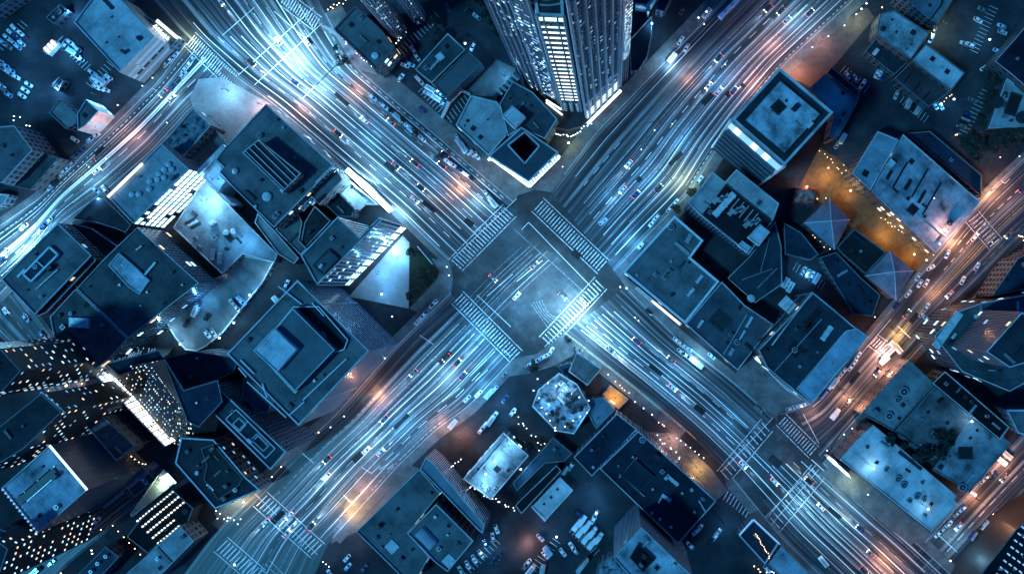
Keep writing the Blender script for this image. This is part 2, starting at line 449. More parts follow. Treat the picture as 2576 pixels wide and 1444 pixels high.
def paintmat(name, c, wear=.38):
    m, nd, lk, b = newmat(name)
    g = nd.new('ShaderNodeNewGeometry'); n = nd.new('ShaderNodeTexNoise'); n.inputs['Scale'].default_value = 1.1; n.inputs['Detail'].default_value = 4
    lk.new(g.outputs['Position'], n.inputs['Vector'])
    r = ramp(nd, [(wear, [v * .35 for v in c]), (wear + .14, c)]); lk.new(n.outputs['Fac'], r.inputs['Fac'])
    lk.new(r.outputs[0], b.inputs['Base Color']); b.inputs['Roughness'].default_value = .55
    return m
ROADM = roadmat()
GROUND = asphalt('lot_asphalt', (.016, .019, .026), (.036, .042, .052), (.07, .08, .095), .05)
CONC = asphalt('pavement_concrete', (.09, .095, .10), (.15, .155, .16), (.22, .225, .23), .15)
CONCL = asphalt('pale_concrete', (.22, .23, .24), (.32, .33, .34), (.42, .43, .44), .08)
CROSSM = asphalt('crossing_asphalt', (.025, .027, .03), (.06, .063, .067), (.17, .175, .18), .05)
SOILM = asphalt('garden_soil', (.008, .012, .008), (.016, .026, .014), (.03, .042, .022), .4)
PAINT = paintmat('white_road_paint', (.78, .79, .80), .27)
PAINTY = paintmat('yellow_road_paint', (.60, .44, .16))
b = MB(); b.quad((-900, -900, 0), (900, -900, 0), (900, 900, 0), (-900, 900, 0)); b.build('ground', GROUND)['kind'] = 'structure'

LEG = {
 'nw': ([(330, -60), (470, 95), (600, 198), (690, 262), (850, 400), (1000, 530), (1130, 655)], [(770, -60), (850, 95), (894, 170), (1106, 350), (1290, 508)]),
 'ne': ([(1385, 484), (1500, 335), (1690, 140), (1870, -50)], [(1545, 682), (1620, 600), (1735, 485), (1800, 380), (1870, 285), (1975, 160), (2200, -50)]),
 'se': ([(1418, 838), (1570, 955), (1723, 1082), (1825, 1180), (1960, 1345), (2120, 1500)], [(1572, 722), (1700, 848), (1850, 965), (1950, 1055), (2070, 1165), (2310, 1370), (2440, 1490)]),
 'sw': ([(1135, 737), (1000, 868), (850, 1040), (730, 1150), (640, 1245), (540, 1340), (420, 1500)], [(1290, 902), (1180, 1020), (1090, 1085), (1000, 1172), (930, 1250), (825, 1365), (770, 1500)]),
 'west street': ([(470, 110), (400, 205), (310, 295), (200, 400), (100, 500), (-60, 610)], [(575, 195), (480, 270), (380, 380), (265, 480), (150, 562), (60, 680), (-60, 800)]),
 'east road': ([(1940, 1045), (2040, 1015), (2185, 848), (2300, 712), (2362, 640), (2425, 560), (2490, 480), (2640, 340)], [(2065, 1160), (2120, 1090), (2215, 985), (2335, 850), (2460, 740), (2640, 570)]),
 'corner road': ([(2640, 1030), (2548, 1128), (2420, 1262), (2345, 1345), (2290, 1400)], [(2640, 1190), (2545, 1290), (2450, 1395), (2390, 1460), (2360, 1490)]),
 'back street': ([(45, 735), (130, 850), (225, 1000), (310, 1120), (400, 1215)], [(-60, 770), (60, 890), (150, 1010), (240, 1130), (340, 1250)]),
 'dark street': ([(395, 1165), (240, 1290), (90, 1400), (-60, 1500)], [(430, 1200), (300, 1300), (170, 1410), (80, 1500)]),
}
NS = 60
LEGR = {k: (resample(a, NS), resample(c, NS)) for k, (a, c) in LEG.items()}
def legpt(k, s, t):
    a, c = LEGR[k]; f = max(0, min(NS - 1.001, t * (NS - 1))); i = int(f); f -= i
    q = [((1 - f) * e[i][0] + f * e[i + 1][0], (1 - f) * e[i][1] + f * e[i + 1][1]) for e in (a, c)]
    return (q[0][0] * (1 - s) + q[1][0] * s, q[0][1] * (1 - s) + q[1][1] * s)
def legdir(k, s, t):
    a = legpt(k, s, max(0, t - .02)); c = legpt(k, s, min(1, t + .02)); return math.degrees(math.atan2(c[1] - a[1], c[0] - a[0]))
zz = .02
for k, (a, c) in LEGR.items():
    vs = []; fs = []; uv = []; L = 0; W = math.dist(a[30], c[30]) * S
    for i in range(NS):
        for j in range(9): p = legpt(k, j / 8, i / (NS - 1)); w = P(*p); vs.append((w.x, w.y, zz))
    ds = [0]
    for i in range(1, NS): ds.append(ds[-1] + (math.dist(a[i], a[i - 1]) + math.dist(c[i], c[i - 1])) / 2 * S)
    for i in range(NS - 1):
        for j in range(8):
            A = i * 9 + j; fs.append((A, A + 1, A + 10, A + 9)); uv += [(W * j / 8, ds[i]), (W * (j + 1) / 8, ds[i]), (W * (j + 1) / 8, ds[i + 1]), (W * j / 8, ds[i + 1])]
    mesh('road', vs, fs, ROADM, uvs=uv)['kind'] = 'structure'; zz += .006
poly('road', [(1128, 655), (1290, 505), (1345, 478), (1387, 482), (1545, 682), (1574, 722), (1418, 840), (1350, 890), (1290, 903), (1135, 740)], .085, CROSSM)
poly('road', [(1815, 1175), (1945, 1048), (2000, 1035), (2068, 1160), (2060, 1190), (1935, 1325), (1830, 1232)], .091, CROSSM)

# lane lines, some of them painted light trails: (share of the width, dashed, width m, paint)
PAINTW = paintmat('scuffed_crosswalk_paint', (.66, .67, .69), .40); PAINTG = paintmat('grey_lane_and_trail_paint', (.42, .44, .46), .36); PAINTF = paintmat('faint_trail_paint', (.22, .235, .25), .42)  # grey and faint paints also draw light-trail streaks
def lane_and_trail_line(k, s, t0, t1, dash=0, w=.34, mat=None, wob=0.0, z=.11):
    mat = mat or random.choice([PAINT, PAINT, PAINTG]); wob *= .5; w *= random.uniform(.6, 1.15)
    bm_ = MB(); n = int(140 * (t1 - t0)) + 2; pts = []
    for i in range(n + 1):
        t = t0 + (t1 - t0) * i / n; pts.append(P(*legpt(k, s + wob * math.sin(t * 9), t)))
    acc = 0
    for i in range(n):
        p, q = pts[i], pts[i + 1]; L = (q - p).length; acc += L
        if dash and (acc % (dash * 2)) > dash: continue
        if L < 1e-4: continue
        d = (q - p) / L; nn = Vector((-d.y, d.x, 0)) * w / 2
        bm_.quad(p - nn + Vector((0, 0, z)), q - nn + Vector((0, 0, z)), q + nn + Vector((0, 0, z)), p + nn + Vector((0, 0, z)))
    if bm_.f: bm_.build('lane_marking_and_trail', mat)['kind'] = 'structure'
for s, t0, t1, da, w, wob in [(.04, .42, .96, 0, .35, 0), (.12, .15, 1, 0, .4, .01), (.2, .2, .98, 5, .3, 0), (.28, .2, 1, 0, .5, .01), (.36, .2, .96, 0, .3, 0), (.43, 0, 1, 0, .55, .012),
        (.49, .0, 1, 0, .35, .012), (.55, .0, .97, 6, .3, 0), (.60, .05, 1, 0, .45, .015), (.67, .05, .98, 0, .3, 0), (.74, 0, 1, 0, .5, .01), (.80, .1, .98, 4, .3, 0), (.86, .1, 1, 0, .4, .008), (.93, .2, .97, 0, .35, 0), (.965, .2, .97, 2, .3, 0)]:
    lane_and_trail_line('nw', s, t0, t1, da, w, wob=wob)
for s, t0, t1, da, w, wob in [(.10, .1, 1, 0, .3, 0), (.22, .1, .3, 4, .25, 0), (.33, .06, 1, 0, .5, .008), (.38, .06, 1, 0, .3, .01), (.44, .05, 1, 0, .4, .01), (.50, .05, 1, 5, .3, 0), (.56, .05, 1, 0, .5, .01), (.62, .05, 1, 0, .3, .012),
        (.68, .04, .9, 0, .4, .008), (.74, .04, 1, 5, .3, 0), (.80, .04, 1, 0, .35, .01), (.90, .03, 1, 0, .55, .012), (.965, .3, 1, 1.5, .25, 0)]:
    lane_and_trail_line('ne', s, t0, t1, da, w, wob=wob)
for s, t0, t1, da, w, wob in [(.015, 0, .44, 0, .5, 0), (.18, .02, 1, 0, .4, .01), (.27, .02, 1, 0, .5, .01), (.34, .02, .5, 5, .3, 0), (.40, .02, 1, 0, .4, .012), (.46, .02, 1, 0, .35, .012), (.53, .02, .42, 0, .5, .01), (.6, .02, .42, 5, .3, 0), (.66, .03, .44, 0, .45, .02),
        (.78, .03, .44, 0, .35, .03), (.5, .56, 1, 0, .5, .01), (.58, .56, 1, 0, .35, .01), (.65, .56, 1, 0, .5, .01), (.73, .56, 1, 5, .3, 0), (.82, .56, .93, 0, .35, .01), (.93, .56, .95, 0, .45, 0)]:
    lane_and_trail_line('se', s, t0, t1, da, w, PAINTY if s < .1 else None, wob=wob)
for s, t0, t1, da, w, wob in [(.2, .04, .7, 2, .4, .02), (.3, .04, 1, 0, .45, .01), (.37, .03, 1, 0, .35, .01), (.44, .03, 1, 0, .6, .01), (.5, .03, 1, 0, .4, .012), (.56, .02, 1, 5, .3, 0), (.62, .02, 1, 0, .6, .01), (.70, .02, 1, 0, .5, .01),
        (.77, .02, .95, 0, .35, 0), (.84, .1, .5, 6, .4, 0), (.90, .45, .8, 0, .3, 0), (.965, .3, .6, 1.5, .25, 0)]:
    lane_and_trail_line('sw', s, t0, t1, da, w, wob=wob)
for s, t0, t1, da, w, wob in [(.2, 0, 1, 0, .35, .01), (.42, 0, 1, 0, .7, .02), (.47, 0, 1, 0, .5, .02), (.6, 0, 1, 6, .3, 0), (.75, .1, .9, 0, .3, 0), (.12, .05, .9, 1.5, .25, 0)]:
    lane_and_trail_line('west street', s, t0, t1, da, w, wob=wob)
for s, t0, t1, da, w, wob in [(.12, .1, .4, 0, .35, 0), (.46, .36, .95, 0, .35, .01), (.50, .36, 1, 0, .35, .01), (.28, .6, 1, 3, .3, 0), (.72, .7, 1, 3, .3, 0), (.40, .78, 1, 0, .3, 0)]:
    lane_and_trail_line('east road', s, t0, t1, da, w, PAINTY if .4 < s < .6 else None, wob=wob)
lane_and_trail_line('corner road', .5, 0, .9, 4, .3); lane_and_trail_line('back street', .5, 0, 1, 4, .25); lane_and_trail_line('dark street', .1, 0, 1, 0, .3)

for k, lo_, hi_, ta, tb in (('nw', .08, .97, .05, 1), ('ne', .3, .97, .05, 1), ('se', .12, .7, .03, .44), ('se', .1, .9, .58, 1), ('sw', .22, .9, .03, .85), ('sw', .1, .95, .6, 1), ('west street', .1, .9, 0, 1), ('east road', .1, .9, .1, 1)):
    for _ in range(13 if 'o' not in k and 's' != k[0:1] or k == 'sw' else 8):
        s_ = random.uniform(lo_, hi_); t_ = random.uniform(ta, tb - .3); lane_and_trail_line(k, s_, t_, min(tb, t_ + random.uniform(.25, .7)), 0, random.uniform(.16, .34), random.choice([PAINTG, PAINTF, PAINTF]), z=.104)  # extra faint lines painted in as light trails along the lanes
# pale streaks over the main crossing paint in light trails of traffic
TRAIL = asphalt('pale_trail_streak', (.035, .038, .042), (.066, .07, .074), (.12, .125, .13), .05); TRKD = asphalt('dark_tyre_mark', (.018, .02, .022), (.03, .032, .035), (.05, .053, .057), .1)
def streak(p0, c0, c1, p1, w, mat, z):
    pts = []
    for i in range(25):
        t = i / 24; u = 1 - t
        pts.append(P(*[u ** 3 * p0[j] + 3 * u * u * t * c0[j] + 3 * u * t * t * c1[j] + t ** 3 * p1[j] for j in (0, 1)]))
    m_ = MB(); zv = Vector((0, 0, z))
    for i in range(24):
        p, q = pts[i], pts[i + 1]; d = (q - p).normalized(); n = Vector((-d.y, d.x, 0)) * w / 2; m_.quad(p - n + zv, q - n + zv, q + n + zv, p + n + zv)
    m_.build('light_trail_streak', mat)['kind'] = 'structure'
zt = .094
for i in range(16):
    f = (i + random.uniform(.2, .8)) / 16; a_ = (1140 + 140 * f, 660 - 145 * f); c_ = (1380 + 150 * f, 865 - 145 * f); m0 = ((a_[0] + c_[0]) / 2 + random.uniform(-6, 6), (a_[1] + c_[1]) / 2 + random.uniform(-6, 6))
    streak(a_, m0, m0, c_, random.uniform(.6, 2.6), TRAIL, zt); zt += .0006
for i in range(7):
    f = (i + random.uniform(.2, .8)) / 7; a_ = (1150 + 140 * f, 750 + 145 * f); c_ = (1365 + 155 * f, 520 + 150 * f); m0 = ((a_[0] + c_[0]) / 2 + random.uniform(-8, 8), (a_[1] + c_[1]) / 2 + random.uniform(-8, 8))
    streak(a_, m0, m0, c_, random.uniform(.5, 2.2), TRAIL, zt); zt += .0006
for a_, m0, c_ in (((1220, 590), (1330, 700), (1210, 800)), ((1240, 570), (1370, 690), (1260, 850)), ((1420, 840), (1300, 720), (1400, 560)), ((1460, 800), (1380, 700), (1470, 610)), ((1260, 860), (1360, 760), (1410, 830)), ((1400, 560), (1290, 640), (1250, 580))):
    streak(a_, m0, m0, c_, random.uniform(.35, .6), TRAIL, zt); zt += .0006
zt += .004
for i in range(9):      # thin streaks bunched across the junction paint in light trails
    f = .08 + i * .05 + random.uniform(-.015, .015); a_ = (1165 + 136 * f, 745 + 140 * f); c_ = (1300 + 160 * f + 12 * (i % 3), 612 + 120 * f - 10 * (i % 3)); m0 = ((a_[0] + c_[0]) / 2 - 3, (a_[1] + c_[1]) / 2 - 3)
    streak(a_, m0, m0, c_, random.uniform(.2, .5), [PAINTF, PAINTG, PAINTF][i % 3], zt); zt += .0006
streak((1292, 576), (1350, 628), (1410, 680), (1470, 736), .35, PAINTF, zt); zt += .0006  # single diagonal light trail painted as a thin line
for i in range(5):
    streak((1335 + i * 7, 762 - i * 2), (1350 + i * 6, 785), (1365 + i * 5, 805), (1384 + i * 9, 832 - i * 9), .3, PAINTF, zt); zt += .0006
def crosswalk(p0, p1, n, ln, ang, w=.55, rails=True, z=.118, mat=None):
    """stripes between p0 and p1 (plan units), each ln metres long, ang = stripe heading in plan degrees"""
    m_ = MB(); a, c = P(*p0), P(*p1); d = Vector((math.cos(R(-ang)), math.sin(R(-ang)), 0))
    nn = Vector((-d.y, d.x, 0)) * w / 2; zv = Vector((0, 0, z))
    for i in range(n):
        q = a.lerp(c, (i + .5) / n); m_.quad(q - d * ln / 2 - nn + zv, q + d * ln / 2 - nn + zv, q + d * ln / 2 + nn + zv, q - d * ln / 2 + nn + zv)
    if rails:
        e = (c - a).normalized(); en = Vector((-e.y, e.x, 0)) * .2; zv2 = Vector((0, 0, z + .004))
        for s_ in ((-1, 1) if rails is True else rails):
            o = d * (ln / 2 + 1.2) * s_
            m_.quad(a + o - en + zv2, c + o - en + zv2, c + o + en + zv2, a + o + en + zv2)
    m_.build('crosswalk_marking', mat or PAINTW)['kind'] = 'structure'
crosswalk((1145, 668), (1282, 530), 22, 6.5, 42)
crosswalk((1352, 515), (1518, 672), 27, 6.5, -48)
crosswalk((1150, 748), (1300, 898), 25, 6.0, -45)
crosswalk((1512, 712), (1372, 862), 21, 6.0, 45)
crosswalk((478, 100), (588, 205), 22, 6.5, -52)
crosswalk((712, -5), (800, 62), 15, 5.5, -60)
crosswalk((655, 1255), (800, 1385), 18, 7.5, -45, mat=PAINT)
crosswalk((555, 1368), (650, 1450), 12, 7.5, -45, mat=PAINT)
crosswalk((1965, 1055), (2048, 1138), 14, 5.0, -48)
crosswalk((1818, 1200), (1930, 1068), 12, 6.0, 48)
crosswalk((1945, 1320), (2058, 1185), 12, 7.0, 48)
crosswalk((1822, 1242), (1885, 1292), 8, 5.0, -60, rails=(1,))
crosswalk((2445, 545), (2505, 615), 9, 6.0, -40)
crosswalk((2195, 855), (2245, 890), 8, 5.0, -45)
# hatched turning marks in the near-left crossing
crosswalk((680, 1410), (740, 1470), 16, 1.2, 45, .5, False); crosswalk((668, 1418), (728, 1478), 16, 1.2, 45, .5, False); crosswalk((656, 1428), (716, 1488), 16, 1.2, 45, .5, False)
def gstroke(pts, w=.35, mat=PAINT, z=.126):
    m_ = MB()
    for i in range(len(pts) - 1):
        p, q = P(*pts[i]), P(*pts[i + 1]); d = (q - p).normalized(); nn = Vector((-d.y, d.x, 0)) * w / 2; zv = Vector((0, 0, z + .004 * (i % 2)))
        m_.quad(p - nn + zv, q - nn + zv, q + nn + zv, p + nn + zv)
    m_.build('road_marking', mat)['kind'] = 'structure'
for pts in [[(1192, 585), (1262, 520)], [(1330, 560), (1505, 740)], [(1312, 578), (1330, 560)], [(1505, 740), (1370, 872)], [(1200, 742), (1285, 822)], [(1140, 650), (1300, 500)],
            [(640, 1240), (800, 1395)], [(690, 30), (770, 100)], [(795, 215), (855, 155)], [(760, 250), (850, 160)], [(560, 90), (640, 20)], [(600, 190), (790, 20)], [(640, 215), (810, 60)],
            [(1056, 843), (1090, 866)], [(750, 1130), (790, 1165)], [(864, 1244), (890, 1270)], [(910, 1175), (935, 1190), (957, 1170)], [(955, 1180), (978, 1165)], [(975, 1180), (990, 1167)],
            [(1268, 880), (1283, 895)], [(1112, 1010), (1157, 975)], [(1182, 946), (1245, 884)], [(1196, 958), (1227, 930)], [(1050, 620), (1088, 665)], [(2020, 1040), (2060, 1115)], [(2258, 820), (2290, 850)],
            [(2060, 1180), (1930, 1330)], [(2052, 1170), (1915, 1310)], [(1945, 1050), (1815, 1185)], [(2313, 1365), (2400, 1435)], [(2350, 1335), (2408, 1388)], [(2510, 450), (2528, 462), (2540, 450)],
            [(1225, 745), (1290, 690)], [(1300, 708), (1365, 655)]]:
    gstroke(pts, .25)

# pavements: raised strips along the road edges, a kerb stone line on each
KERB = plain('kerb_stone', (.38, .39, .40), .7)
def pavement(k, side, t0, t1, w, z=.15):
    a, c = LEGR[k]; E = a if side == 0 else c; O = c if side == 0 else a
    i0, i1 = int(t0 * (NS - 1)), int(t1 * (NS - 1)); inn = []; out = []
    for i in range(i0, i1 + 1):
        p = Vector(E[i]); d = (Vector(E[min(NS - 1, i + 1)]) - Vector(E[max(0, i - 1)])).normalized(); nn = Vector((-d.y, d.x))
        if nn.dot(Vector(O[i]) - p) > 0: nn = -nn
        inn.append(tuple(p)); out.append(tuple(p + nn * w))
    m_ = MB()
    for i in range(len(inn) - 1):
        q = [P(*inn[i]), P(*inn[i + 1]), P(*out[i + 1]), P(*out[i])]; q = [(v.x, v.y) for v in q]
        if area2(q) < 0: q = [q[1], q[0], q[3], q[2]]
        h = z; m_.quad((*q[0], h), (*q[1], h), (*q[2], h), (*q[3], h))
        m_.quad((*q[0], 0), (*q[1], 0), (*q[1], h), (*q[0], h)); m_.quad((*q[3], h), (*q[2], h), (*q[2], 0), (*q[3], 0))
    o = m_.build('pavement', CONC); o['kind'] = 'structure'
    kb = MB()
    for i in range(len(inn) - 1):
        p, q = P(*inn[i]), P(*inn[i + 1])
        if (q - p).length > .01: kb.bar(p + Vector((0, 0, z - .03)), q + Vector((0, 0, z - .03)), .35, .2)
    kb.build('kerb', KERB)['kind'] = 'structure'
for i, (k, s_, t0, t1, w) in enumerate([('nw', 1, .15, 1, 46), ('nw', 0, .32, 1, 16), ('ne', 0, 0, 1, 34), ('ne', 1, 0, 1, 26), ('se', 0, 0, .42, 26), ('se', 1, 0, .42, 22), ('sw', 0, 0, .8, 24), ('sw', 1, 0, .8, 24),
        ('west street', 0, 0, 1, 18), ('west street', 1, .12, 1, 18), ('east road', 0, .12, 1, 14), ('east road', 1, .1, 1, 16), ('corner road', 0, 0, .9, 8), ('corner road', 1, 0, 1, 16),
        ('se', 0, .58, 1, 24), ('se', 1, .58, .95, 26), ('back street', 0, 0, 1, 12), ('back street', 1, 0, 1, 12), ('dark street', 0, 0, 1, 10), ('dark street', 1, 0, 1, 8)]):
    pavement(k, s_, t0, t1, w, .15 + .004 * i)
def slab(pts, z, mat=CONC, zb=0.0, name='pavement'): return poly(name, pts, z, mat, zb=zb)
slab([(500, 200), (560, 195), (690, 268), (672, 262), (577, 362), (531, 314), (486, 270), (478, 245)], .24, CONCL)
slab([(1085, 650), (1130, 655), (1140, 700), (1135, 735), (1060, 790), (1030, 775), (1100, 702), (1105, 682)], .245)
slab([(1281, 500), (1345, 478), (1387, 484), (1420, 440), (1400, 400), (1335, 470), (1240, 405)], .25)
slab([(1290, 903), (1350, 890), (1420, 838), (1475, 880), (1430, 900), (1395, 920), (1330, 940), (1250, 950)], .255)
slab([(1545, 682), (1574, 722), (1620, 760), (1568, 684), (1600, 640), (1585, 640)], .26)
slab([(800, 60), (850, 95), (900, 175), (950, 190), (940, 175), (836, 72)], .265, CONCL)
slab([(1862, 926), (1897, 900), (2042, 1012), (1942, 1044)], .27)
slab([(1955, 1060), (1945, 1048), (1840, 955), (1860, 925), (1960, 1000)], .235)
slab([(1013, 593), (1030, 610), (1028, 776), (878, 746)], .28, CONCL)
slab([(1830, 1232), (1790, 1180), (1700, 1090), (1605, 1085), (1803, 1258)], .275)
slab([(2068, 1165), (2110, 1155), (2200, 1070), (2170, 1040), (2120, 1090)], .285)
slab([(2060, 1190), (2114, 1160), (2342, 1340), (2290, 1370)], .29)
slab([(540, 1290), (560, 1320), (640, 1245), (652, 1230), (615, 1215)], .295)
slab([(1032, 612), (1104, 684), (1098, 702), (1030, 776)], .2, SOILM, name='garden_bed')
slab([(2062, 372), (2110, 400), (2350, 632), (2322, 690), (2260, 660), (2200, 640), (2130, 560), (2010, 470)], .05, asphalt('brown_brick_paving', (.10, .065, .035), (.16, .105, .055), (.22, .15, .08), .3), name='pavement')
slab([(1975, 190), (2110, 60), (2180, 20), (2200, 45), (2100, 165), (2040, 222)], .10, asphalt('reddish_paving', (.10, .075, .065), (.15, .11, .095), (.2, .15, .13), .2), name='pavement')
slab([(925, 1130), (1055, 1178), (900, 1335), (830, 1368)], .045, CONC)
slab([(225, 900), (245, 880), (280, 905), (262, 928), (232, 935)], .21, CONCL)
slab([(1250, 150), (1300, 175), (1240, 245), (1184, 238), (1175, 228)], .06, CONC)
# bay lines of the parking lots
def bays(x0, y0, x1, y1, n, ang, ln=4.6):
    m_ = MB(); a, c = P(x0, y0), P(x1, y1); d = Vector((math.cos(R(-ang)), math.sin(R(-ang)), 0)); nn = Vector((-d.y, d.x, 0)) * .08; zv = Vector((0, 0, .012))
    for i in range(n + 1):
        q = a.lerp(c, i / n); m_.quad(q - d * ln / 2 - nn + zv, q + d * ln / 2 - nn + zv, q + d * ln / 2 + nn + zv, q - d * ln / 2 + nn + zv)
    m_.build('bay_marking', PAINT)['kind'] = 'structure'
for t in [(0, 120, 60, 60, 8, 40), (150, 100, 220, 170, 10, -45), (225, 215, 285, 155, 8, 40), (1010, 130, 1100, 40, 12, 50), (1060, 225, 1110, 275, 7, -45), (2120, 175, 2180, 225, 8, -50), (2270, 250, 2330, 300, 8, -55),
          (1440, 1330, 1500, 1390, 8, -45), (1400, 1360, 1340, 1430, 8, 35), (1170, 1440, 1250, 1360, 10, 45), (2000, 670, 2070, 720, 9, -60), (2420, 340, 2480, 230, 12, 25), (2450, 130, 2500, 20, 12, 25), (1130, 300, 1180, 240, 7, 55)]: bays(*t)

PATCH = asphalt('asphalt_patch', (.012, .014, .016), (.02, .022, .025), (.03, .033, .037), .3)
for i, (x, y, w_, l_, a_) in enumerate([(1875, 500, 4, 5, 45), (1835, 555, 3, 4, 45), (1948, 446, 2, 2.4, 45), (1902, 498, 2, 2, 45), (1869, 216, 2.4, 2, 40), (1832, 238, 2.6, 2.6, 40), (1608, 452, 2.4, 2.8, 45), (1450, 640, 5, 3.4, 42), (1080, 520, 8, 2, 40), (980, 420, 6, 2.4, 40), (1180, 560, 5, 3, 40), (860, 250, 9, 2, 42), (1650, 930, 8, 2.2, 40), (1760, 1030, 6, 3, 40), (1120, 900, 8, 2.4, -45), (1010, 1060, 10, 2, -45), (900, 1150, 6, 3, -45), (1700, 400, 9, 2.2, -45), (1780, 250, 7, 3, -45), (2300, 800, 6, 2.5, -50), (2150, 950, 7, 2, -50), (1950, 1160, 7, 4, 40), (2100, 1290, 8, 2.2, 40), (250, 380, 6, 2, -45), (700, 1300, 8, 3, -45)]):
    m_ = MB(); q = P(x, y); m_.box(q, w_, l_, .0, .1295 + .0004 * i, R(-a_), bottom=False); m_.build('asphalt_patch', PATCH)['kind'] = 'structure'
# ================================================================= buildings
def fins(root, a, b_, z0, z1, n, w=.5, d=.5, mat=METAL, name='fin', base=None):
    """vertical fins on the wall between foot points a and b (world xy)"""
    a, b_ = Vector(a[:2]), Vector(b_[:2]); e = (b_ - a); nr = Vector((e.y, -e.x)).normalized(); rot = math.atan2(e.y, e.x)
    for i in range(n):
        p = a + e * ((i + .5) / n) + nr * d / 2
        m_ = MB(); m_.box(p, w, d, z0, z1, rot); m_.build(name, mat, root)
def bands(root, a, b_, z0, z1, n, hh, mat, name='window_band', d=.15, skip=()):
    a, b_ = Vector(a[:2]), Vector(b_[:2]); e = b_ - a; nr = Vector((e.y, -e.x)).normalized(); rot = math.atan2(e.y, e.x); c = (a + b_) / 2 + nr * d / 2
    for i in range(n):
        if i in skip: continue
        z = z0 + (z1 - z0) * (i + .5) / n; m_ = MB(); m_.box(c, e.length * .94, d, z - hh / 2, z + hh / 2, rot)
        m_.build(name, mat if not isinstance(mat, list) else random.choice(mat), root)
def foot(pts):
    w = [tuple(P(x, y))[:2] for x, y in pts]; return ccw(w)
def mass(root, pts, z0, z1, wall, col=(.1, .1, .11), par=PARA, name='wall', parw=.5, kind='flat', parh=.9):
    w = foot(pts) ; N = len(w); vs = [(*p, z0) for p in w] + [(*p, z1) for p in w]; fs = []; uv = []; u = 0
    for i in range(N):
        j = (i + 1) % N; L = math.dist(w[i], w[j]); fs.append((i, j, N + j, N + i)); uv += [(u, z0), (u + L, z0), (u + L, z1), (u, z1)]; u += L
    mesh(name, vs, fs, wall, root, uvs=uv)
    m_ = MB(); ins = ring(m_, [(*p, z1) for p in w], z1, parw, parh); m_.build('parapet', par, root)
    mesh('roof', [(p[0], p[1], z1 - parh) for p in ins], [tuple(range(N))], roofmat(col, kind), root)
    return w
G1, G2, G3, G4, G5 = (.085, .095, .10), (.15, .158, .165), (.23, .24, .245), (.36, .37, .38), (.52, .53, .54)
BLUF = plain('pale_blue_fin_metal', (.20, .27, .34), .45, .2); FINM = plain('dull_fin_metal', (.09, .13, .18), .5, .3)
NAVY = (.02, .035, .06); DIM = (.035, .04, .05)
B = building
# --- upper left
w = B('warehouse', 'large flat pale roofed warehouse with grey lower wall, upper left', [(236, -12), (292, -14), (388, 92), (301, 183), (185, 57)], 20, G5, wall=wallmat((40, 2.0, .12), (.16, .16, .17), (.13, .13, .14)), parw=.6)
for t in (.2, .4, .62, .82):
    a, c = P(301, 183, 20), P(388, 92, 20); p = a.lerp(c, t); u = (c - a).normalized(); nr = Vector((u.y, -u.x, 0))
    m_ = MB(); q = Vector((p.x, p.y, 9)) + nr * .06; m_.bar(q - u * 1.8, q + u * 1.8, .12, 1.6); m_.build('window', BLACK, w)
s = B('sign_building', 'narrow green-grey building with white lit sign marks beside the avenue', [(362, 37), (347, 50), (428, 122), (450, 98), (448, 92)], 6, (.16, .22, .20), wall=PANEL, n=0)
for pts in ([(394, 52), (446, 96)],):
    a, c = P(*pts[0], 6.6), P(*pts[1], 6.6); m_ = MB(); m_.bar(a, c, 1.5, .25); m_.build('light_strip', WHITE_L, s)
for x, y in ((388, 68), (394, 75), (400, 80), (405, 88), (411, 92), (418, 98)):
    p = P(x, y, 6.4); m_ = MB(); m_.box(p, 1.6, .5, 5.5, 6.3, R(-45)); m_.box((p.x + .5, p.y + .5), .5, 1.4, 5.5, 6.3, R(-45)); m_.build('sign_character', WHITE_L, s)
B('hut', 'small dark two step hut with a lit halo, top left lot', [(150, 10), (171, 26), (136, 62), (115, 45)], 5, G1, n=2, par=PARD)
c = B('canopy', 'orange white lit canopy over parked cars, upper left lot', [(107, 128), (135, 101), (144, 109), (117, 137)], 4, (.6, .5, .42), parh=.2, parw=.3, wall=WHITE, cat='canopy')
m_ = MB(); 
for t in (.2, .5, .8):
    p = P(112 + 28 * t, 132 - 28 * t, 4.0); m_.box(p, 1.6, 3.8, 3.86, 3.95, R(45))
m_.build('light_panel', WARM, c)
B('kiosk', 'small reddish kiosk with dark hatch in a light pool', [(130, 212), (148, 194), (161, 206), (146, 229)], 4, (.22, .13, .12), 'stained', n=1, par=PARD)
B('office', 'small square roofed office with white lower wall by the curved street', [(193, 288), (216, 250), (248, 280), (213, 318), (195, 328)], 13, G2, n=1, wall=PALE, win=dict(p=.5, m=[COOL, COOLD]))
B('shed', 'low curved edge blue-grey roof left of the small office', [(122, 284), (150, 248), (192, 288), (190, 312), (165, 325)], 7, G3, n=0, par=PARD)
B('apartment_building', 'dark notched roof block at the left picture edge', [(-40, 322), (36, 316), (82, 378), (5, 461), (-40, 448)], 18, G2, n=2, win=dict(p=.2))
B('annex', 'lower dark tiled roof right of the notched left edge block', [(86, 379), (148, 398), (78, 478), (8, 464)], 10, G1, n=1, par=PARD, wall=BRICK)
B('shop', 'small pale roof at the left edge above the bright street glow', [(-30, 484), (24, 490), (10, 514), (-30, 530)], 6, G4)
B('row_house', 'thin dark house in the upper left corner of the picture', [(-30, 40), (20, 2), (52, -16), (-30, -20)], 9, DIM, par=PARD)
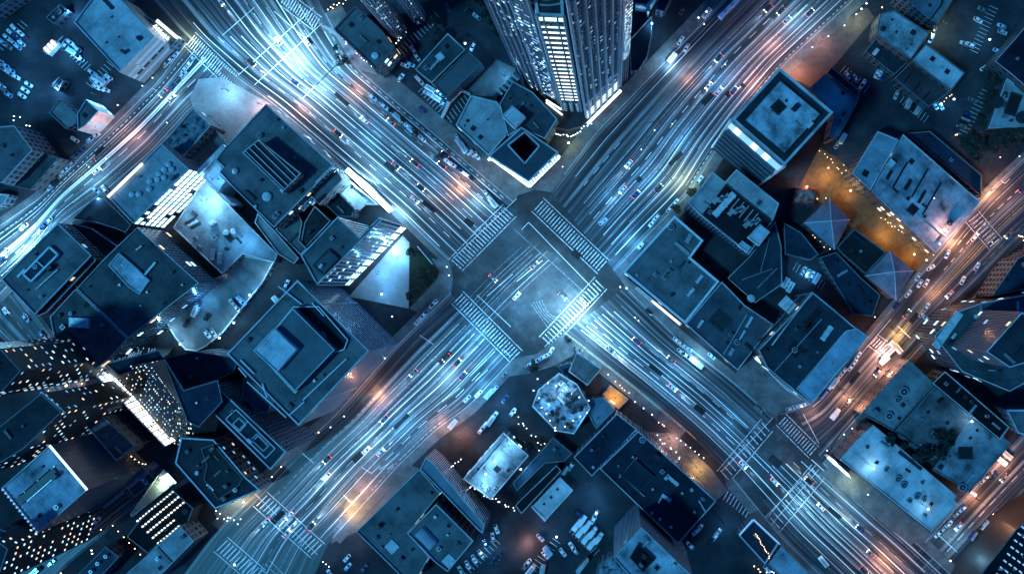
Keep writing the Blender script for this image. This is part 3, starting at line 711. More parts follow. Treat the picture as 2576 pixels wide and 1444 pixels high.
# --- block between the curved street and the avenue
B('mottled_roof_building', 'building with speckled dark blue roof at the rounded corner', [(485, 272), (531, 316), (455, 400), (405, 364)], 15, (.16, .18, .2), 'mottled', win=dict(p=.1))
B('market_hall', 'plain grey sloped passage roof right of the speckled roof', [(534, 320), (575, 366), (508, 440), (478, 424), (460, 404)], 8, G2, par=PARD)
t = B('office_building', 'pale roof with clusters of round tanks and brightly lit side facade', [(405, 361), (475, 426), (335, 563), (271, 496)], 26, G4, wall=DARKP, units=[(*( 'disc', x, y, 2.6),) for x, y in ((423, 414), (412, 428), (431, 426), (399, 437), (376, 457), (375, 476), (412, 447), (331, 490), (348, 489), (395, 452))])
rp = [P(475, 426, 26), P(335, 563, 26)]
A0, B0 = Vector((rp[0].x, rp[0].y, 0)), Vector((rp[1].x, rp[1].y, 0))
windows(t, (B0, A0, rp[0], rp[1]), 6, 17, [COOL, WHITE_L], .93, .78, .62, cap=100)
a, c = P(271, 496, 26.1), P(358, 412, 26.1); m_ = MB(); m_.bar(a, c, 1.1, .4); m_.build('light_strip', WHITE_L, t)
big = B('store', 'big grey flat roofed store with louvred penthouse and round dish', [(669, 262), (841, 418), (689, 573), (572, 458), (549, 433), (561, 420), (541, 402), (566, 370)], 22, G2, wall=PANEL, parw=.5,
  units=[('disc', 671, 495, 4.4), ('disc', 591, 431, 2.8), ('vent', 642, 520, 1.2), ('air_conditioner', 692, 545, 2.0), ('air_conditioner', 697, 540, 2.0), ('air_conditioner', 763, 524, 2.2), ('air_conditioner', 773, 513, 2.2), ('air_conditioner', 785, 503, 2.2), ('vent', 741, 397, .8), ('duct', 815, 440, 11, 1.0, -45), ('hatch', 700, 300, 1.4), ('vent', 712, 322, 1)], win=dict(p=.12))
ph = [(650, 351), (757, 437), (712, 482), (609, 384)]
def sub_block(root, pts, z0, z1, wall, col, kind='flat', par=PARA, nm='penthouse', ra=None):
    rp = ccw([tuple(P(x, y, z1))[:2] for x, y in pts]); m_ = MB(); N = len(rp)
    vs = [(*p, z0) for p in rp] + [(*p, z1) for p in rp]; fs = []; uv = []; u = 0
    for i in range(N):
        j = (i + 1) % N; L = math.dist(rp[i], rp[j]); fs.append((i, j, N + j, N + i)); uv += [(u, 0), (u + L, 0), (u + L, z1 - z0), (u, z1 - z0)]; u += L
    o = mesh(nm, vs, fs, wall, root, uvs=uv)
    e = max(((Vector(rp[(i + 1) % N]) - Vector(rp[i])) for i in range(N)), key=lambda q: q.length)
    b2 = MB(); ins = ring(b2, [(*p, z1) for p in rp], z1, .45, .5); q = b2.build('parapet', par, o)
    q2 = mesh('roof', [(p[0], p[1], z1 - .5) for p in ins], [tuple(range(N))], roofmat(col, kind, -(math.atan2(e.y, e.x) if ra is None else ra)), None)
    q2.parent = o
    for v in q2.data.vertices: v.co -= root.location
    return o
sub_block(big, ph, 21.2, 29, BRICK, (.05, .055, .06), 'ribbed')
m_ = MB(); a, c = P(757, 439, 24), P(712, 484, 24); m_.bar(a, c, 1.6, 5.5); m_.build('white_end_wall', WHITE, big)
for off in (0, 9, 20, 31):
    a, c = P(618 + off, 381 - off * .93, 29.2), P(718 + off, 478 - off * .93, 29.2); m_ = MB(); m_.bar(a, c, .5, .5); m_.build('louvre_rail', METAL, big)
B('annex', 'white notched annex roof left of the big store', [(541, 404), (558, 418), (552, 440), (567, 456), (548, 484), (509, 446)], 16, (.68, .7, .72), wall=PALE)
B('light_wall', 'long white screen wall on the upper left side of the big store', [(492, 432), (560, 363), (567, 370), (499, 440)], 17, (.75, .77, .78), wall=WHITE, cat='wall', parh=.2)
B('light_wall', 'white kerb wall stepping down to the bright rooftop court', [(521, 452), (582, 510), (576, 516), (515, 459)], 13, (.75, .77, .78), wall=WHITE, cat='wall', parh=.2)
ct = B('court_roof', 'bright pale rooftop court with solar panels and two blue discs', [(435, 573), (505, 462), (520, 460), (698, 640), (690, 660), (610, 640), (558, 690)], 8, (.27, .32, .35), 'flat', wall=PANEL,
  units=[('disc', 568, 585, 2.8), ('disc', 586, 582, 2.8), ('slab', 476, 556, 1.3, 5.5, 60, DMET), ('slab', 483, 562, 1.3, 5.5, 60), ('slab', 491, 567, 1.3, 5.5, 60, DMET), ('box', 536, 561, 2.4), ('fan_unit', 492, 600, 1.6), ('duct', 535, 640, 6, 2, -85), ('duct', 552, 650, 6, 2, -85), ('air_conditioner', 540, 598, 2.2), ('air_conditioner', 500, 622, 1.8), ('hatch', 575, 596, 5, 3)])
B('annex', 'dark grey annex roof on the corner between store and avenue', [(842, 421), (862, 452), (803, 516), (777, 490)], 17, G2, wall=BRICK)
B('terrace', 'low bright blue terrace with dark mat beside the avenue', [(846, 474), (873, 450), (948, 514), (912, 514), (897, 527)], 5, (.40, .48, .55), units=[('slab', 885, 470, 1, 2, 20, DMET)], wall=PALE)
B('plant_room', 'black roofed plant room with loading vans, behind the terrace', [(845, 478), (893, 527), (884, 546), (850, 545), (812, 510)], 9, DIM, n=2, par=PARD)
B('plant_room', 'dark L shaped plant roof left of the slab tower', [(791, 518), (832, 556), (800, 590), (752, 640), (758, 600), (766, 560)], 10, DIM, n=5)
B('side_roof', 'grey low side roof at the foot of the big store', [(692, 578), (744, 524), (760, 560), (752, 606), (772, 626), (756, 642), (705, 590)], 11, G2, n=2)
B('side_roof', 'long blue-grey lower roof under the big store edge', [(648, 536), (690, 580), (752, 650), (740, 664), (700, 640), (640, 560)], 9, G3, wall=PANEL)
t = B('slab_tower', 'slab office tower with flat grey roof and a ribbed facade lit below', [(849, 545), (904, 596), (954, 546), (962, 553), (797, 718), (756, 643)], 43, G2, wall=wallmat((2.2, 60, .35), (.22, .23, .25)), parw=.6, units=[('air_conditioner', 835, 600, 1.6)], ra=R(45))
sub_block(t, [(824, 626), (852, 650), (812, 692), (785, 668)], 42.3, 43.8, DMET, (.10, .11, .13), par=DMET, nm='roof_well')
a, c = P(797, 718, 43), P(962, 553, 43); A0, B0 = Vector((a.x, a.y, 0)), Vector((c.x, c.y, 0))
windows(t, (A0, B0, c, a), 11, 9, [WHITE_L, COOL], .97, .72, .5, r0=0, r1=3, cap=90)
windows(t, (A0, B0, c, a), 11, 18, [COOLD, COOLD, COOL], .22, .5, .4, r0=3, cap=60)
# --- left
t = B('skylight_building', 'grey flat building with a big white framed double skylight', [(145, 561), (231, 643), (87, 793), (2, 703)], 17, G2, wall=DARKP, parw=.6, units=[('slab', 105, 655, 0.6, 0.6), ('duct', 118, 703, 14, .5, -42), ('fan_unit', 104, 746, 1.4)], win=dict(p=.1))
m_ = MB()
fr = [P(x, y, 17.6) for x, y in ((126, 622), (147, 641), (80, 708), (60, 690))]
for i in range(4): m_.bar(fr[i], fr[(i + 1) % 4], .8, 1.4)
m_.bar((fr[0] + fr[3]) / 2, (fr[1] + fr[2]) / 2, .5, 1.2); k = len(m_.v)
m_.v += [tuple(p - Vector((0, 0, .3))) for p in fr]; m_.f.append((k, k + 1, k + 2, k + 3)); m_.m.append(1); m_.build('skylight', [WHITE, plain('skylight_glass', (.02, .05, .06), .15)], t)
B('walkway_roof', 'thin dark strip roof with pale edges right of the skylight building', [(234, 642), (241, 656), (118, 786), (94, 796), (92, 790)], 15, DIM, parw=.35)
B('yard_house', 'dark triangular house in the yard above the dark complex', [(176, 561), (230, 575), (318, 634), (262, 648), (232, 640)], 7, DIM, parw=.35)
B('bridge_wing', 'dark curved wing at the foot of the tank roof building', [(180, 552), (232, 500), (262, 498), (330, 566), (316, 586), (290, 575), (240, 560)], 6, DIM, par=PARD)
t = B('office_complex', 'wide dark flat roofed complex with a pale patched strip on top', [(345, 572), (500, 712), (322, 851), (192, 726), (263, 650)], 25, G1, wall=DARKP, parw=.35, units=[('hatch', 300, 650, 2.5), ('duct', 374, 680, 10, 1, -50)], win=dict(p=.12, w=5))
sub_block(t, [(298, 636), (340, 672), (376, 706), (350, 741), (322, 722), (272, 668)], 24.2, 25.6, PALE, (.42, .46, .5), 'stained', nm='raised_roof')
t = B('office_complex', 'dark lower complex with a cut street corner and vaulted skylights', [(190, 727), (321, 852), (276, 901), (240, 930), (160, 860), (136, 852), (125, 797)], 23, G1, wall=DARKP, parw=.4, n=2, win=dict(p=.25, w=6))
for y in (803, 811, 819):
    a, c = P(176, y, 23), P(226, y + 2, 23); m_ = MB(); m_.bar(a, c, 1.6, 1.6); m_.build('barrel_skylight', METAL, t)
dk = [(600, 640), (690, 658), (660, 712), (560, 838), (520, 870), (495, 884), (465, 880), (440, 850), (414, 806), (470, 745), (498, 716), (560, 692)]
t = B('parking_deck', 'curved parking deck with lit railing walls and parked cars', dk, 4.6, (.15, .17, .18), wall=PANEL, parw=.7, parh=.1, cat='parking deck')
t = B('ramp_building', 'dark smooth roofed annex below the parking deck', [(410, 902), (490, 884), (512, 888), (600, 900), (588, 935), (548, 955), (462, 980)], 24, NAVY, par=PARD, parw=.35)
# lit raked office facade
t = B('glass_office', 'raked office building with rows of glowing windows over a white arcade', [(412, 904), (462, 981), (548, 956), (560, 1010), (500, 1075), (470, 1060)], 42, NAVY, base=[(262, 930), (418, 1112), (470, 1130), (540, 1100), (500, 1075), (470, 1000)], wall=DMET, par=PARD)
def raked(root, f0, f1, t0, t1, h, rows, cols, mats, p, fw, fh, cap=100, z0=0):
    windows(root, (P(*f0, z0), P(*f1, z0), P(*t1, h), P(*t0, h)), rows, cols, mats, p, fw, fh, cap=cap)
raked(t, (418, 1112), (262, 930), (462, 981), (412, 904), 42, 14, 26, [COOLD, COOL, WARM, COOLD], .5, .36, .3)
raked(t, (470, 1130), (418, 1112), (548, 956), (462, 981), 42, 14, 12, [COOLD, WARM, COOL], .4, .4, .28, cap=80)
t = B('window_terrace', 'dark stepped block with many small blue lit windows, left centre', [(262, 915), (400, 880), (412, 900), (410, 904), (300, 945)], 20, NAVY, base=[(246, 925), (330, 870), (440, 872), (415, 915), (290, 955)], wall=DMET, par=PARD)
raked(t, (246, 925), (330, 870), (262, 915), (400, 880), 20, 5, 18, [COOLD], .8, .4, .35, cap=80)
arc = B('arcade_roof', 'long glowing white arcade roof with dark framing between the left towers', [(232, 936), (268, 924), (445, 1108), (414, 1124)], 5, (.5, .5, .5), wall=DMET, parw=.3, parh=.3, cat='arcade')
for i in range(16):
    f0, f1 = i / 16 + .006, (i + 1) / 16 - .006; q = [P(232 + 182 * a + (36 - 5 * a) * b_, 936 + 188 * a - (12 + 4 * a) * b_, 5.1) for a, b_ in ((f0, .1), (f1, .1), (f1, .9), (f0, .9))]
    m_ = MB(); m_.prism([(v.x, v.y) for v in q], 4.72, 4.95); m_.build('light_panel', WHITE_L if i % 4 else WARM, arc)
for i in range(22):
    f = random.random(); p = P(236 + 182 * f + random.uniform(2, 28), 934 + 186 * f - random.uniform(0, 10), 5); m_ = MB(); m_.box(p, random.uniform(1, 3.5), .35, 4.96, 5.25, random.choice([R(-45), R(45), R(20)])); m_.build('frame_bar', DMET, arc)
# penthouse block
t = B('penthouse_block', 'tall block with pale ring roof, ribbed penthouse and bright blue canopy', [(748, 704), (929, 882), (751, 1071), (570, 890)], 48, G2, wall=wallmat((60, 3.0, .5), (.05, .085, .13)), parw=.7)
sub_block(t, [(737, 771), (802, 770), (876, 855), (866, 880), (842, 888), (742, 990), (645, 884)], 47.2, 48.6, DMET, (.02, .03, .04), par=WHITE, nm='roof_well')
sub_block(t, [(737, 776), (842, 880), (742, 984), (646, 880)], 48.1, 53, RIBW, (.17, .2, .22), 'ribbed', nm='penthouse')
sub_block(t, [(688, 826), (746, 879), (696, 936), (637, 882)], 52.6, 56, PALE, (.62, .66, .7), 'flat', nm='blue_canopy_roof')
for a, c in (((759, 765), (700, 720)), ((785, 762), (815, 795)), ((872, 902), (762, 1006)), ((766, 1010), (727, 1045)), ((605, 905), (640, 940)), ((620, 948), (600, 925)), ((660, 965), (672, 1000)), ((622, 960), (720, 1050))):
    m_ = MB(); m_.bar(P(*a, 48), P(*c, 48), .5, .5); m_.build('walkway_rail', WHITE, t)
t = B('twin_skylight_block', 'long dark strip block with framed twin skylights at the street', [(540, 966), (720, 1136), (680, 1182), (500, 1004)], 38, (.05, .06, .075), wall=DARKP, parw=.6)
m_ = MB(); fr = [P(x, y, 38.3) for x, y in ((594, 1030), (692, 1128), (668, 1152), (568, 1054))]
for i in range(4): m_.bar(fr[i], fr[(i + 1) % 4], .35, .5)
for f in (.3, .62): m_.bar(fr[0].lerp(fr[1], f), fr[3].lerp(fr[2], f), .35, .5)
m_.build('skylight_frame', WHITE, t)
sub_block(t, [(600, 1050), (620, 1068), (604, 1085), (584, 1066)], 37.3, 39, WHITE, DIM, nm='skylight'); sub_block(t, [(645, 1090), (676, 1122), (662, 1136), (630, 1105)], 37.3, 39, WHITE, DIM, nm='skylight')
B('ribbed_wing', 'low finned wing between penthouse block and twin skylight block', [(612, 948), (640, 965), (690, 1010), (670, 1040), (640, 1030), (610, 1000)], 30, (.12, .14, .17), 'ribbed', wall=RIBW, par=PARD)
t = B('terrace_building', 'U shaped building with blue edge and recessed dark terrace by the corner', [(455, 1100), (537, 1105), (618, 1200), (655, 1232), (541, 1280), (440, 1165)], 14, DIM, parw=.7, wall=PANEL, n=6, par=plain('bright_coping', (.5, .6, .68)), win=dict(p=.25, fw=.35, fh=.25, m=[WARMD, COOLD, COOLD]))
t = bpy.data.objects['terrace_building']
sub_block(t, [(505, 1128), (536, 1116), (612, 1204), (600, 1222), (548, 1258), (512, 1205), (520, 1170)], 13.3, 14.3, DMET, (.035, .04, .045), par=DMET, nm='recessed_terrace')
# bottom left
B('dark_tower', 'dark tower with curved balconies and lit windows at the left edge', [(-80, 868), (0, 877), (52, 933), (5, 985), (-80, 1010)], 70, DIM, par=PARD, parw=.3, wall=DMET, win=dict(p=.4, m=[COOL, COOLD, COOLD, WARMD], w=2.6, fw=.4, fh=.16, cap=100))
B('dark_tower', 'dark tower with a pale coping strip and sparse lit windows, lower left', [(-60, 1120), (102, 990), (155, 1036), (60, 1128), (-60, 1200)], 55, DIM, par=PARD, parw=.4, wall=DMET, win=dict(p=.35, m=[COOLD, WARM, COOL, COOLD], w=2.6, fw=.36, fh=.15, cap=100), units=[('slab', 130, 1013, 14, .9, 41)])
t = B('ribbed_roof_building', 'tower with pale blue roof, bulb lit edge and dark finned wall', [(124, 1120), (219, 1232), (95, 1342), (3, 1227)], 42, (.30, .36, .42), 'stained', wall=RIBW, parw=.5, units=[('duct', 92, 1222, 22, 3.6, -41, DMET), ('duct', 96, 1208, 20, .5, -41), ('duct', 110, 1224, 20, .5, -41), ('fan_unit', 143, 1275, 2.2), ('fan_unit', 125, 1308, 2.0)])
for i in range(14):
    f = (i + .5) / 14; p = P(124 + 95 * f, 1120 + 112 * f, 42.4); m_ = MB(); m_.box(p, 1.8, .8, 42.05, 42.6, R(-50)); m_.build('edge_light', COOL, t)
for i in range(13):
    f = (i + .5) / 13; p = P(3 + 92 * f, 1227 + 115 * f, 42.4); m_ = MB(); m_.box(p, .7, .7, 42.05, 42.5, R(-50)); m_.build('edge_light', COOLD, t)
B('courtyard_house', 'mid grey small roof beside the lit arcade', [(242, 1032), (338, 1121), (292, 1160), (207, 1062)], 14, G2, n=2, wall=BRICK, units=[('fan_unit', 265, 1096, 2.2)])
B('gate_house', 'low blue edged roof beside the glowing arcade', [(188, 1042), (218, 1010), (250, 994), (272, 1020), (270, 1034), (242, 1030), (207, 1058)], 17, DIM, n=1)
t = B('dark_hall', 'dark hall with slanting rows of small roof lights', [(352, 1306), (435, 1232), (486, 1278), (470, 1320), (448, 1322), (372, 1392), (318, 1350)], 9, (.008, .01, .014), par=PARD, wall=DMET)
for r_ in range(5):
    for i in range(13 if r_ < 3 else 8):
        x, y = 345 + r_ * 13 + i * 7.4, 1310 + r_ * 14 - i * 6.1
        if y < 1235 + r_ * 10: continue
        p = P(x, y, 9); m_ = MB(); m_.cyl(p, .42, 8.2, 9.0, 8); m_.build('roof_light', WHITE_L if random.random() < .7 else WARM, t)
t = B('grey_hall', 'split pale grey roof with a dark joint at the bottom left', [(452, 1322), (488, 1361), (380, 1470), (288, 1470)], 14, G4, wall=PANEL, parw=.4)
m_ = MB(); m_.bar(P(391, 1374, 13.5), P(430, 1416, 13.5), 1.6, .5); m_.build('roof_joint', DMET, t)
B('dotted_tower', 'dark tower whose wall is dotted with warm white windows, bottom left corner', [(-90, 1390), (-20, 1350), (20, 1380), (-10, 1470), (-90, 1490)], 60, DIM, par=PARD, wall=DMET, win=dict(p=.6, m=[COOL, COOL, WARM], w=2.6, fw=.32, fh=.17, cap=100))
B('low_block', 'low blue roof with dotted white units at the bottom left edge', [(265, 1374), (300, 1400), (235, 1470), (170, 1470)], 10, (.05, .07, .10), units=[('fan_unit', 267, 1398, 1.8), ('fan_unit', 247, 1416, 1.8), ('fan_unit', 230, 1436, 1.8)], par=PARD)
B('low_block', 'plain dark roof between the ribbed roof tower and the dark street', [(150, 1330), (215, 1270), (240, 1290), (140, 1385), (110, 1370)], 7, DIM, par=PARD, n=1)
B('low_block', 'dark roof below the left towers with a faint edge', [(0, 1330), (90, 1362), (40, 1420), (-30, 1460), (-30, 1345)], 9, DIM, par=PARD, n=1)
t = B('lit_passage', 'narrow pale green lit passage roof beside the terrace building', [(393, 1200), (412, 1180), (440, 1215), (332, 1300), (326, 1294)], 4, (.3, .36, .32), wall=PANEL, cat='passage', parw=.3)
for i in range(4): m_ = MB(); m_.bar(P(402 + i * 6, 1200 - i * 3, 4.4), P(418 + i * 8, 1218 - i * 1, 4.4), .9, .3); m_.build('light_panel', WHITE_L, t)
# --- top middle
B('bulb_edge_building', 'dark flat roof edged with a string of bulbs and a bright street side', [(893, 15), (922, 40), (962, 78), (992, 122), (946, 178), (838, 74)], 15, G2, wall=BRICK, par=plain('red_coping', (.16, .10, .10)), parw=.8, units=[('hatch', 883, 62, 2.2), ('disc', 943, 141, 3.4), ('hatch', 952, 105, 2), ('air_conditioner', 908, 45, 2)], win=dict(p=.3, m=[COOL, WARMD]))
def fluted(label, base, h, n_):
    pts = foot(base); cx = sum(p[0] for p in pts) / len(pts); cy = sum(p[1] for p in pts) / len(pts)
    r = empty('fluted_tower', (cx, cy, 0), label, 'tower'); mass(r, base, 0, h, wallmat((1.6, 3.6, .4), (.32, .34, .36)), G3)
    for i in range(len(pts)):
        a, c = pts[i], pts[(i + 1) % len(pts)]; L = math.dist(a, c)
        if L > 3: fins(r, a, c, 1, h - .5, max(2, int(L / 1.7)), .5, .9, FINM)
    for i in range(len(pts)):
        a, c = pts[i], pts[(i + 1) % len(pts)]; e = Vector(c) - Vector(a); nr = Vector((e.y, -e.x)); mid = (Vector(a) + Vector(c)) / 2
        if nr.dot(Vector((cam.location.x, cam.location.y)) - mid) > 0: windows(r, ((*a, 0), (*c, 0), (*c, h), (*a, h)), int(h / 4), max(2, int(e.length / 1.7)), [COOL, COOLD, WARMD], .3, .5, .3, cap=50)
    return r
fluted('pale fluted round tower rising beyond the top edge', [(975, 68), (990, 92), (1008, 100), (1024, 88), (1022, 62), (1000, 48)], 165, 9)
fluted('narrow fluted tower with gold windows at the top edge', [(1034, 40), (1048, 62), (1066, 60), (1074, 40), (1056, 24)], 120, 7)
t = B('long_shed', 'dark sloped shed roof with a white panel, above the small lot', [(1126, 84), (1171, 126), (1086, 209), (1044, 175)], 12, (.075, .085, .095), wall=BRICK, units=[('slab', 1106, 143, 3.6, 3.6, 50), ('hatch', 1124, 116, 2), ('duct', 1092, 165, 6, 1.2), ('air_conditioner', 1072, 172, 2)])
B('ribbed_shed', 'ribbed corrugated shed roof right of the dark shed', [(1176, 127), (1211, 160), (1122, 248), (1090, 214)], 10, (.15, .17, .19), 'ribbed', par=PARD, wall=RIBW)
B('angular_building', 'pale grey five sided roof with dark spots above the long sidewalk', [(1184, 240), (1250, 256), (1278, 300), (1274, 342), (1229, 393), (1146, 315)], 15, G4, units=[('hatch', 1176, 304, 1.4), ('hatch', 1190, 323, 2.2), ('hatch', 1208, 345, 2), ('vent', 1165, 318, 1)], parw=.7, win=dict(p=.2))
B('white_wall', 'curved white boundary wall left of the angular roof', [(1108, 295), (1112, 297), (1132, 258), (1160, 230), (1180, 238), (1181, 234), (1162, 225), (1146, 232), (1126, 254)], 2.4, (.6, .6, .6), cat='wall', parh=.1, parw=.3, wall=WHITE)
t = B('stepped_building', 'dark stepped block behind the courtyard roof with a pale square on top', [(1256, 262), (1290, 205), (1340, 232), (1402, 300), (1370, 350), (1310, 322), (1278, 344)], 17, (.06, .08, .10), n=4, wall=BRICK)
sub_block(t, [(1262, 292), (1288, 265), (1321, 293), (1294, 324)], 16.4, 22, PALE, (.5, .54, .58), nm='lift_house')
for i in range(5): sub_block(t, [(1246 + i * 10, 228 - i * 9), (1262 + i * 10, 240 - i * 9), (1266 + i * 10, 236 - i * 9), (1250 + i * 10, 224 - i * 9)], 0.2, 10 + 2 * i, PANEL, DIM, nm='stair_step')
# courtyard building as a ring
rt = empty('courtyard_building', tuple(P(1318, 390))[:2] + (0,), 'square courtyard building with bright white lower facade at the junction', 'building')
ou = [(1232, 393), (1312, 322), (1403, 384), (1330, 456)]; inn = [(1278, 366), (1320, 333), (1357, 368), (1320, 412)]
o_, i_ = [P(x, y, 18) for x, y in ou], [P(x, y, 18) for x, y in inn]
m_ = MB()
for k in range(4):
    j = (k + 1) % 4; m_.quad(o_[k], o_[j], i_[j], i_[k])
m_.build('roof', roofmat((.08, .11, .14), 'ribbed', .7), rt)
m_ = MB(); uvq = []
for k in range(4):
    j = (k + 1) % 4
    m_.quad((*o_[k][:2], 0), (*o_[j][:2], 0), o_[j], o_[k]); L = (o_[j] - o_[k]).length; uvq += [(0, 0), (L, 0), (L, 18), (0, 18)]
for k in range(4):
    j = (k + 1) % 4; m_.quad(i_[k], i_[j], (*i_[j][:2], 6), (*i_[k][:2], 6)); uvq += [(0, 18), (20, 18), (20, 6), (0, 6)]
mesh('wall', m_.v, m_.f, PANEL, rt, uvs=uvq)
mesh('courtyard_floor', [(*p[:2], 6) for p in i_], [(0, 1, 2, 3)], roofmat(DIM), rt)
for q, nm in ((o_, 'parapet'), (i_, 'courtyard_parapet')):
    m_ = MB()
    for k in range(4): m_.bar(q[k], q[(k + 1) % 4], .7, .9)
    m_.build(nm, PARA, rt)
for (a, c, n_) in ((3, 2, 12), (0, 3, 11)):
    a, c = o_[a], o_[c]
    if Vector(((c - a).y, -(c - a).x)).dot(Vector(cam.location[:2]) - Vector(a[:2])) < 0: a, c = c, a
    windows(rt, ((*a[:2], 1), (*c[:2], 1), (*c[:2], 17), (*a[:2], 17)), 4, n_, [COOL, WHITE_L], .9, .7, .5)
for a, c in (((1232, 393), (1240, 404)), ((1240, 402), (1332, 470)), ((1332, 470), (1408, 392)), ((1228, 404), (1244, 390))):
    m_ = MB(); m_.bar(P(*a, 4), P(*c, 4), 1.3, .5); m_.build('white_canopy', WHITE_L, rt)
# the tower
tw = empty('skyscraper', tuple(P(1460, 240))[:2] + (0,), 'tall dark glass skyscraper with striped lit shaft and vertical fins, top centre', 'skyscraper')
TG = wallmat((1.5, 3.6, .18), (.05, .07, .09), (.012, .02, .03)); TG2 = wallmat((2.4, 3.6, .3), (.06, .08, .1), (.02, .035, .05))
lw = mass(tw, [(1318, 150), (1352, 205), (1372, 250), (1406, 268), (1408, 215), (1380, 150)], 0, 172, TG, DIM, parw=.8)
lw2 = mass(tw, [(1286, 145), (1318, 208), (1345, 232), (1371, 249), (1351, 205), (1316, 150)], 0, 152, TG, DIM, parw=.8)
cs = mass(tw, [(1409, 222), (1419, 285), (1464, 287), (1460, 222)], 0, 142, TG, DIM, parw=1.0)
rb = mass(tw, [(1466, 232), (1476, 303), (1560, 218), (1556, 140), (1482, 170)], 0, 186, TG2, DIM, parw=.9)
rw_ = mass(tw, [(1562, 216), (1580, 198), (1577, 110), (1560, 138)], 0, 118, TG, DIM, parw=.5)
def face(pts, pa, pb):
    a, c = P(*pa), P(*pb); e = c - a
    if Vector((e.y, -e.x)).dot(Vector(cam.location[:2]) - Vector(a[:2])) < 0: a, c = c, a
    return a, c
a, c = face(cs, (1419, 285), (1464, 287)); bands(tw, a, c, 26, 134, 19, 1.3, [WHITE_L, WHITE_L, COOL]); bands(tw, a, c, 136, 142, 1, 3, COOL, 'crown_window'); fins(tw, a, c, 0, 24, 3, 1.2, .7, METAL); fins(tw, a, c, 24, 141, 2, .5, .9, DMET, 'corner_post')
a, c = face(rb, (1476, 303), (1560, 218)); fins(tw, a, c, 0, 186, 6, .8, 1.2, BLUF); bands(tw, a, c, 0.5, 16, 4, .8, [WHITE_L, COOL], 'lobby_window'); bands(tw, a, c, 38, 186, 34, .5, DMET, 'spandrel'); 
m_ = MB(); m_.bar(Vector((a.x, a.y, 31)), Vector((c.x, c.y, 31)), .8, 1.4); m_.build('facade_rail', WHITE, tw)
windows(tw, ((*a[:2], 16), (*c[:2], 16), (*c[:2], 186), (*a[:2], 186)), 42, 16, [COOLD], .13, .7, .25, cap=40)
a, c = face(rb, (1476, 303), (1466, 232)); windows(tw, ((*a[:2], 2), (*c[:2], 2), (*c[:2], 186), (*a[:2], 186)), 46, 6, [COOLD], .25, .3, .2, cap=40)
for (pa, pb, cl) in (((1372, 250), (1406, 268), 7), ((1352, 205), (1372, 250), 7), ((1406, 268), (1408, 215), 5), ((1318, 150), (1352, 205), 6)):
    a, c = face(lw, pa, pb); windows(tw, ((*a[:2], 12), (*c[:2], 12), (*c[:2], 170), (*a[:2], 170)), 44, cl, [COOLD, COOLD, COOL], .4 if pa[0] == 1372 else .22, .8, .26, cap=100, name='window')
for pa, pb, cl in (((1318, 208), (1345, 232), 5), ((1345, 232), (1371, 249), 5), ((1286, 145), (1318, 208), 7)):
    a, c = face(lw2, pa, pb); windows(tw, ((*a[:2], 6), (*c[:2], 6), (*c[:2], 150), (*a[:2], 150)), 38, cl, [COOLD, COOLD, COOL], .22, .7, .25, cap=60); fins(tw, a, c, 0, 151, max(2, cl // 2), .7, .9, FINM)
for q in ((1372, 250), (1408, 268), (1352, 205), (1410, 222), (1419, 286), (1464, 288), (1476, 304), (1561, 218)):
    p = P(*q); m_ = MB(); m_.box(p, .9, .9, 0, 170 if q[0] < 1409 else 143 if q[0] < 1470 else 186, .6); m_.build('corner_fin', BLUF, tw)
a, c = face(rw_, (1562, 216), (1580, 198)); windows(tw, ((*a[:2], 40), (*c[:2], 40), (*c[:2], 118), (*a[:2], 118)), 22, 6, [COOL, COOLD], .8, .7, .22, cap=90)
for z_, r_ in ((137, 9), (139, 7), (141.4, 5)):
    p = P(1436, 250); m_ = MB(); n_ = 20
    for i in range(n_):
        t0, t1 = math.pi * i / n_ + math.pi, math.pi * (i + 1) / n_ + math.pi
        m_.bar((p.x + r_ * math.cos(t0), p.y + 2 + r_ * .6 * math.sin(t0), z_ + 4), (p.x + r_ * math.cos(t1), p.y + 2 + r_ * .6 * math.sin(t1), z_ + 4), .5, .5)
    m_.build('crown_ring', METAL, tw)
pod = foot([(1345, 250), (1368, 300), (1395, 326), (1430, 334), (1462, 326), (1480, 312), (1470, 290), (1400, 270)]); m_ = MB(); m_.prism(pod, 0, 7); m_.build('podium', plain('black_podium', (.02, .025, .03), .4), tw)
a, c = P(1478, 312, 8), P(1562, 228, 8); m_ = MB(); m_.bar(a, c, 1.4, .6); m_.build('entrance_canopy', WHITE_L, tw)
for a, c in (((1374, 258), (1415, 290)), ((1374, 252), (1412, 276))):
    m_ = MB(); m_.bar(P(*a, 10), P(*c, 10), .8, .5); m_.build('entrance_canopy', WHITE_L, tw)
B('plinth', 'dark rounded plinth right of the skyscraper', [(1584, 100), (1640, 40), (1640, 90), (1628, 145), (1606, 178), (1586, 182)], 5, DIM, par=PARD, cat='terrace')
B('white_gate', 'white cross shaped gate roof at the top edge right of the skyscraper', [(1598, 8), (1626, 12), (1646, -10), (1652, -6), (1636, 14), (1634, 30), (1628, 30), (1628, 18), (1600, 14)], 8, (.7, .72, .74), wall=WHITE, parw=.3, parh=.2, cat='gate')
B('top_block', 'dark roof at the top edge behind the gate', [(1660, -30), (1700, -30), (1672, 30), (1650, 24)], 9, DIM, par=PARD)
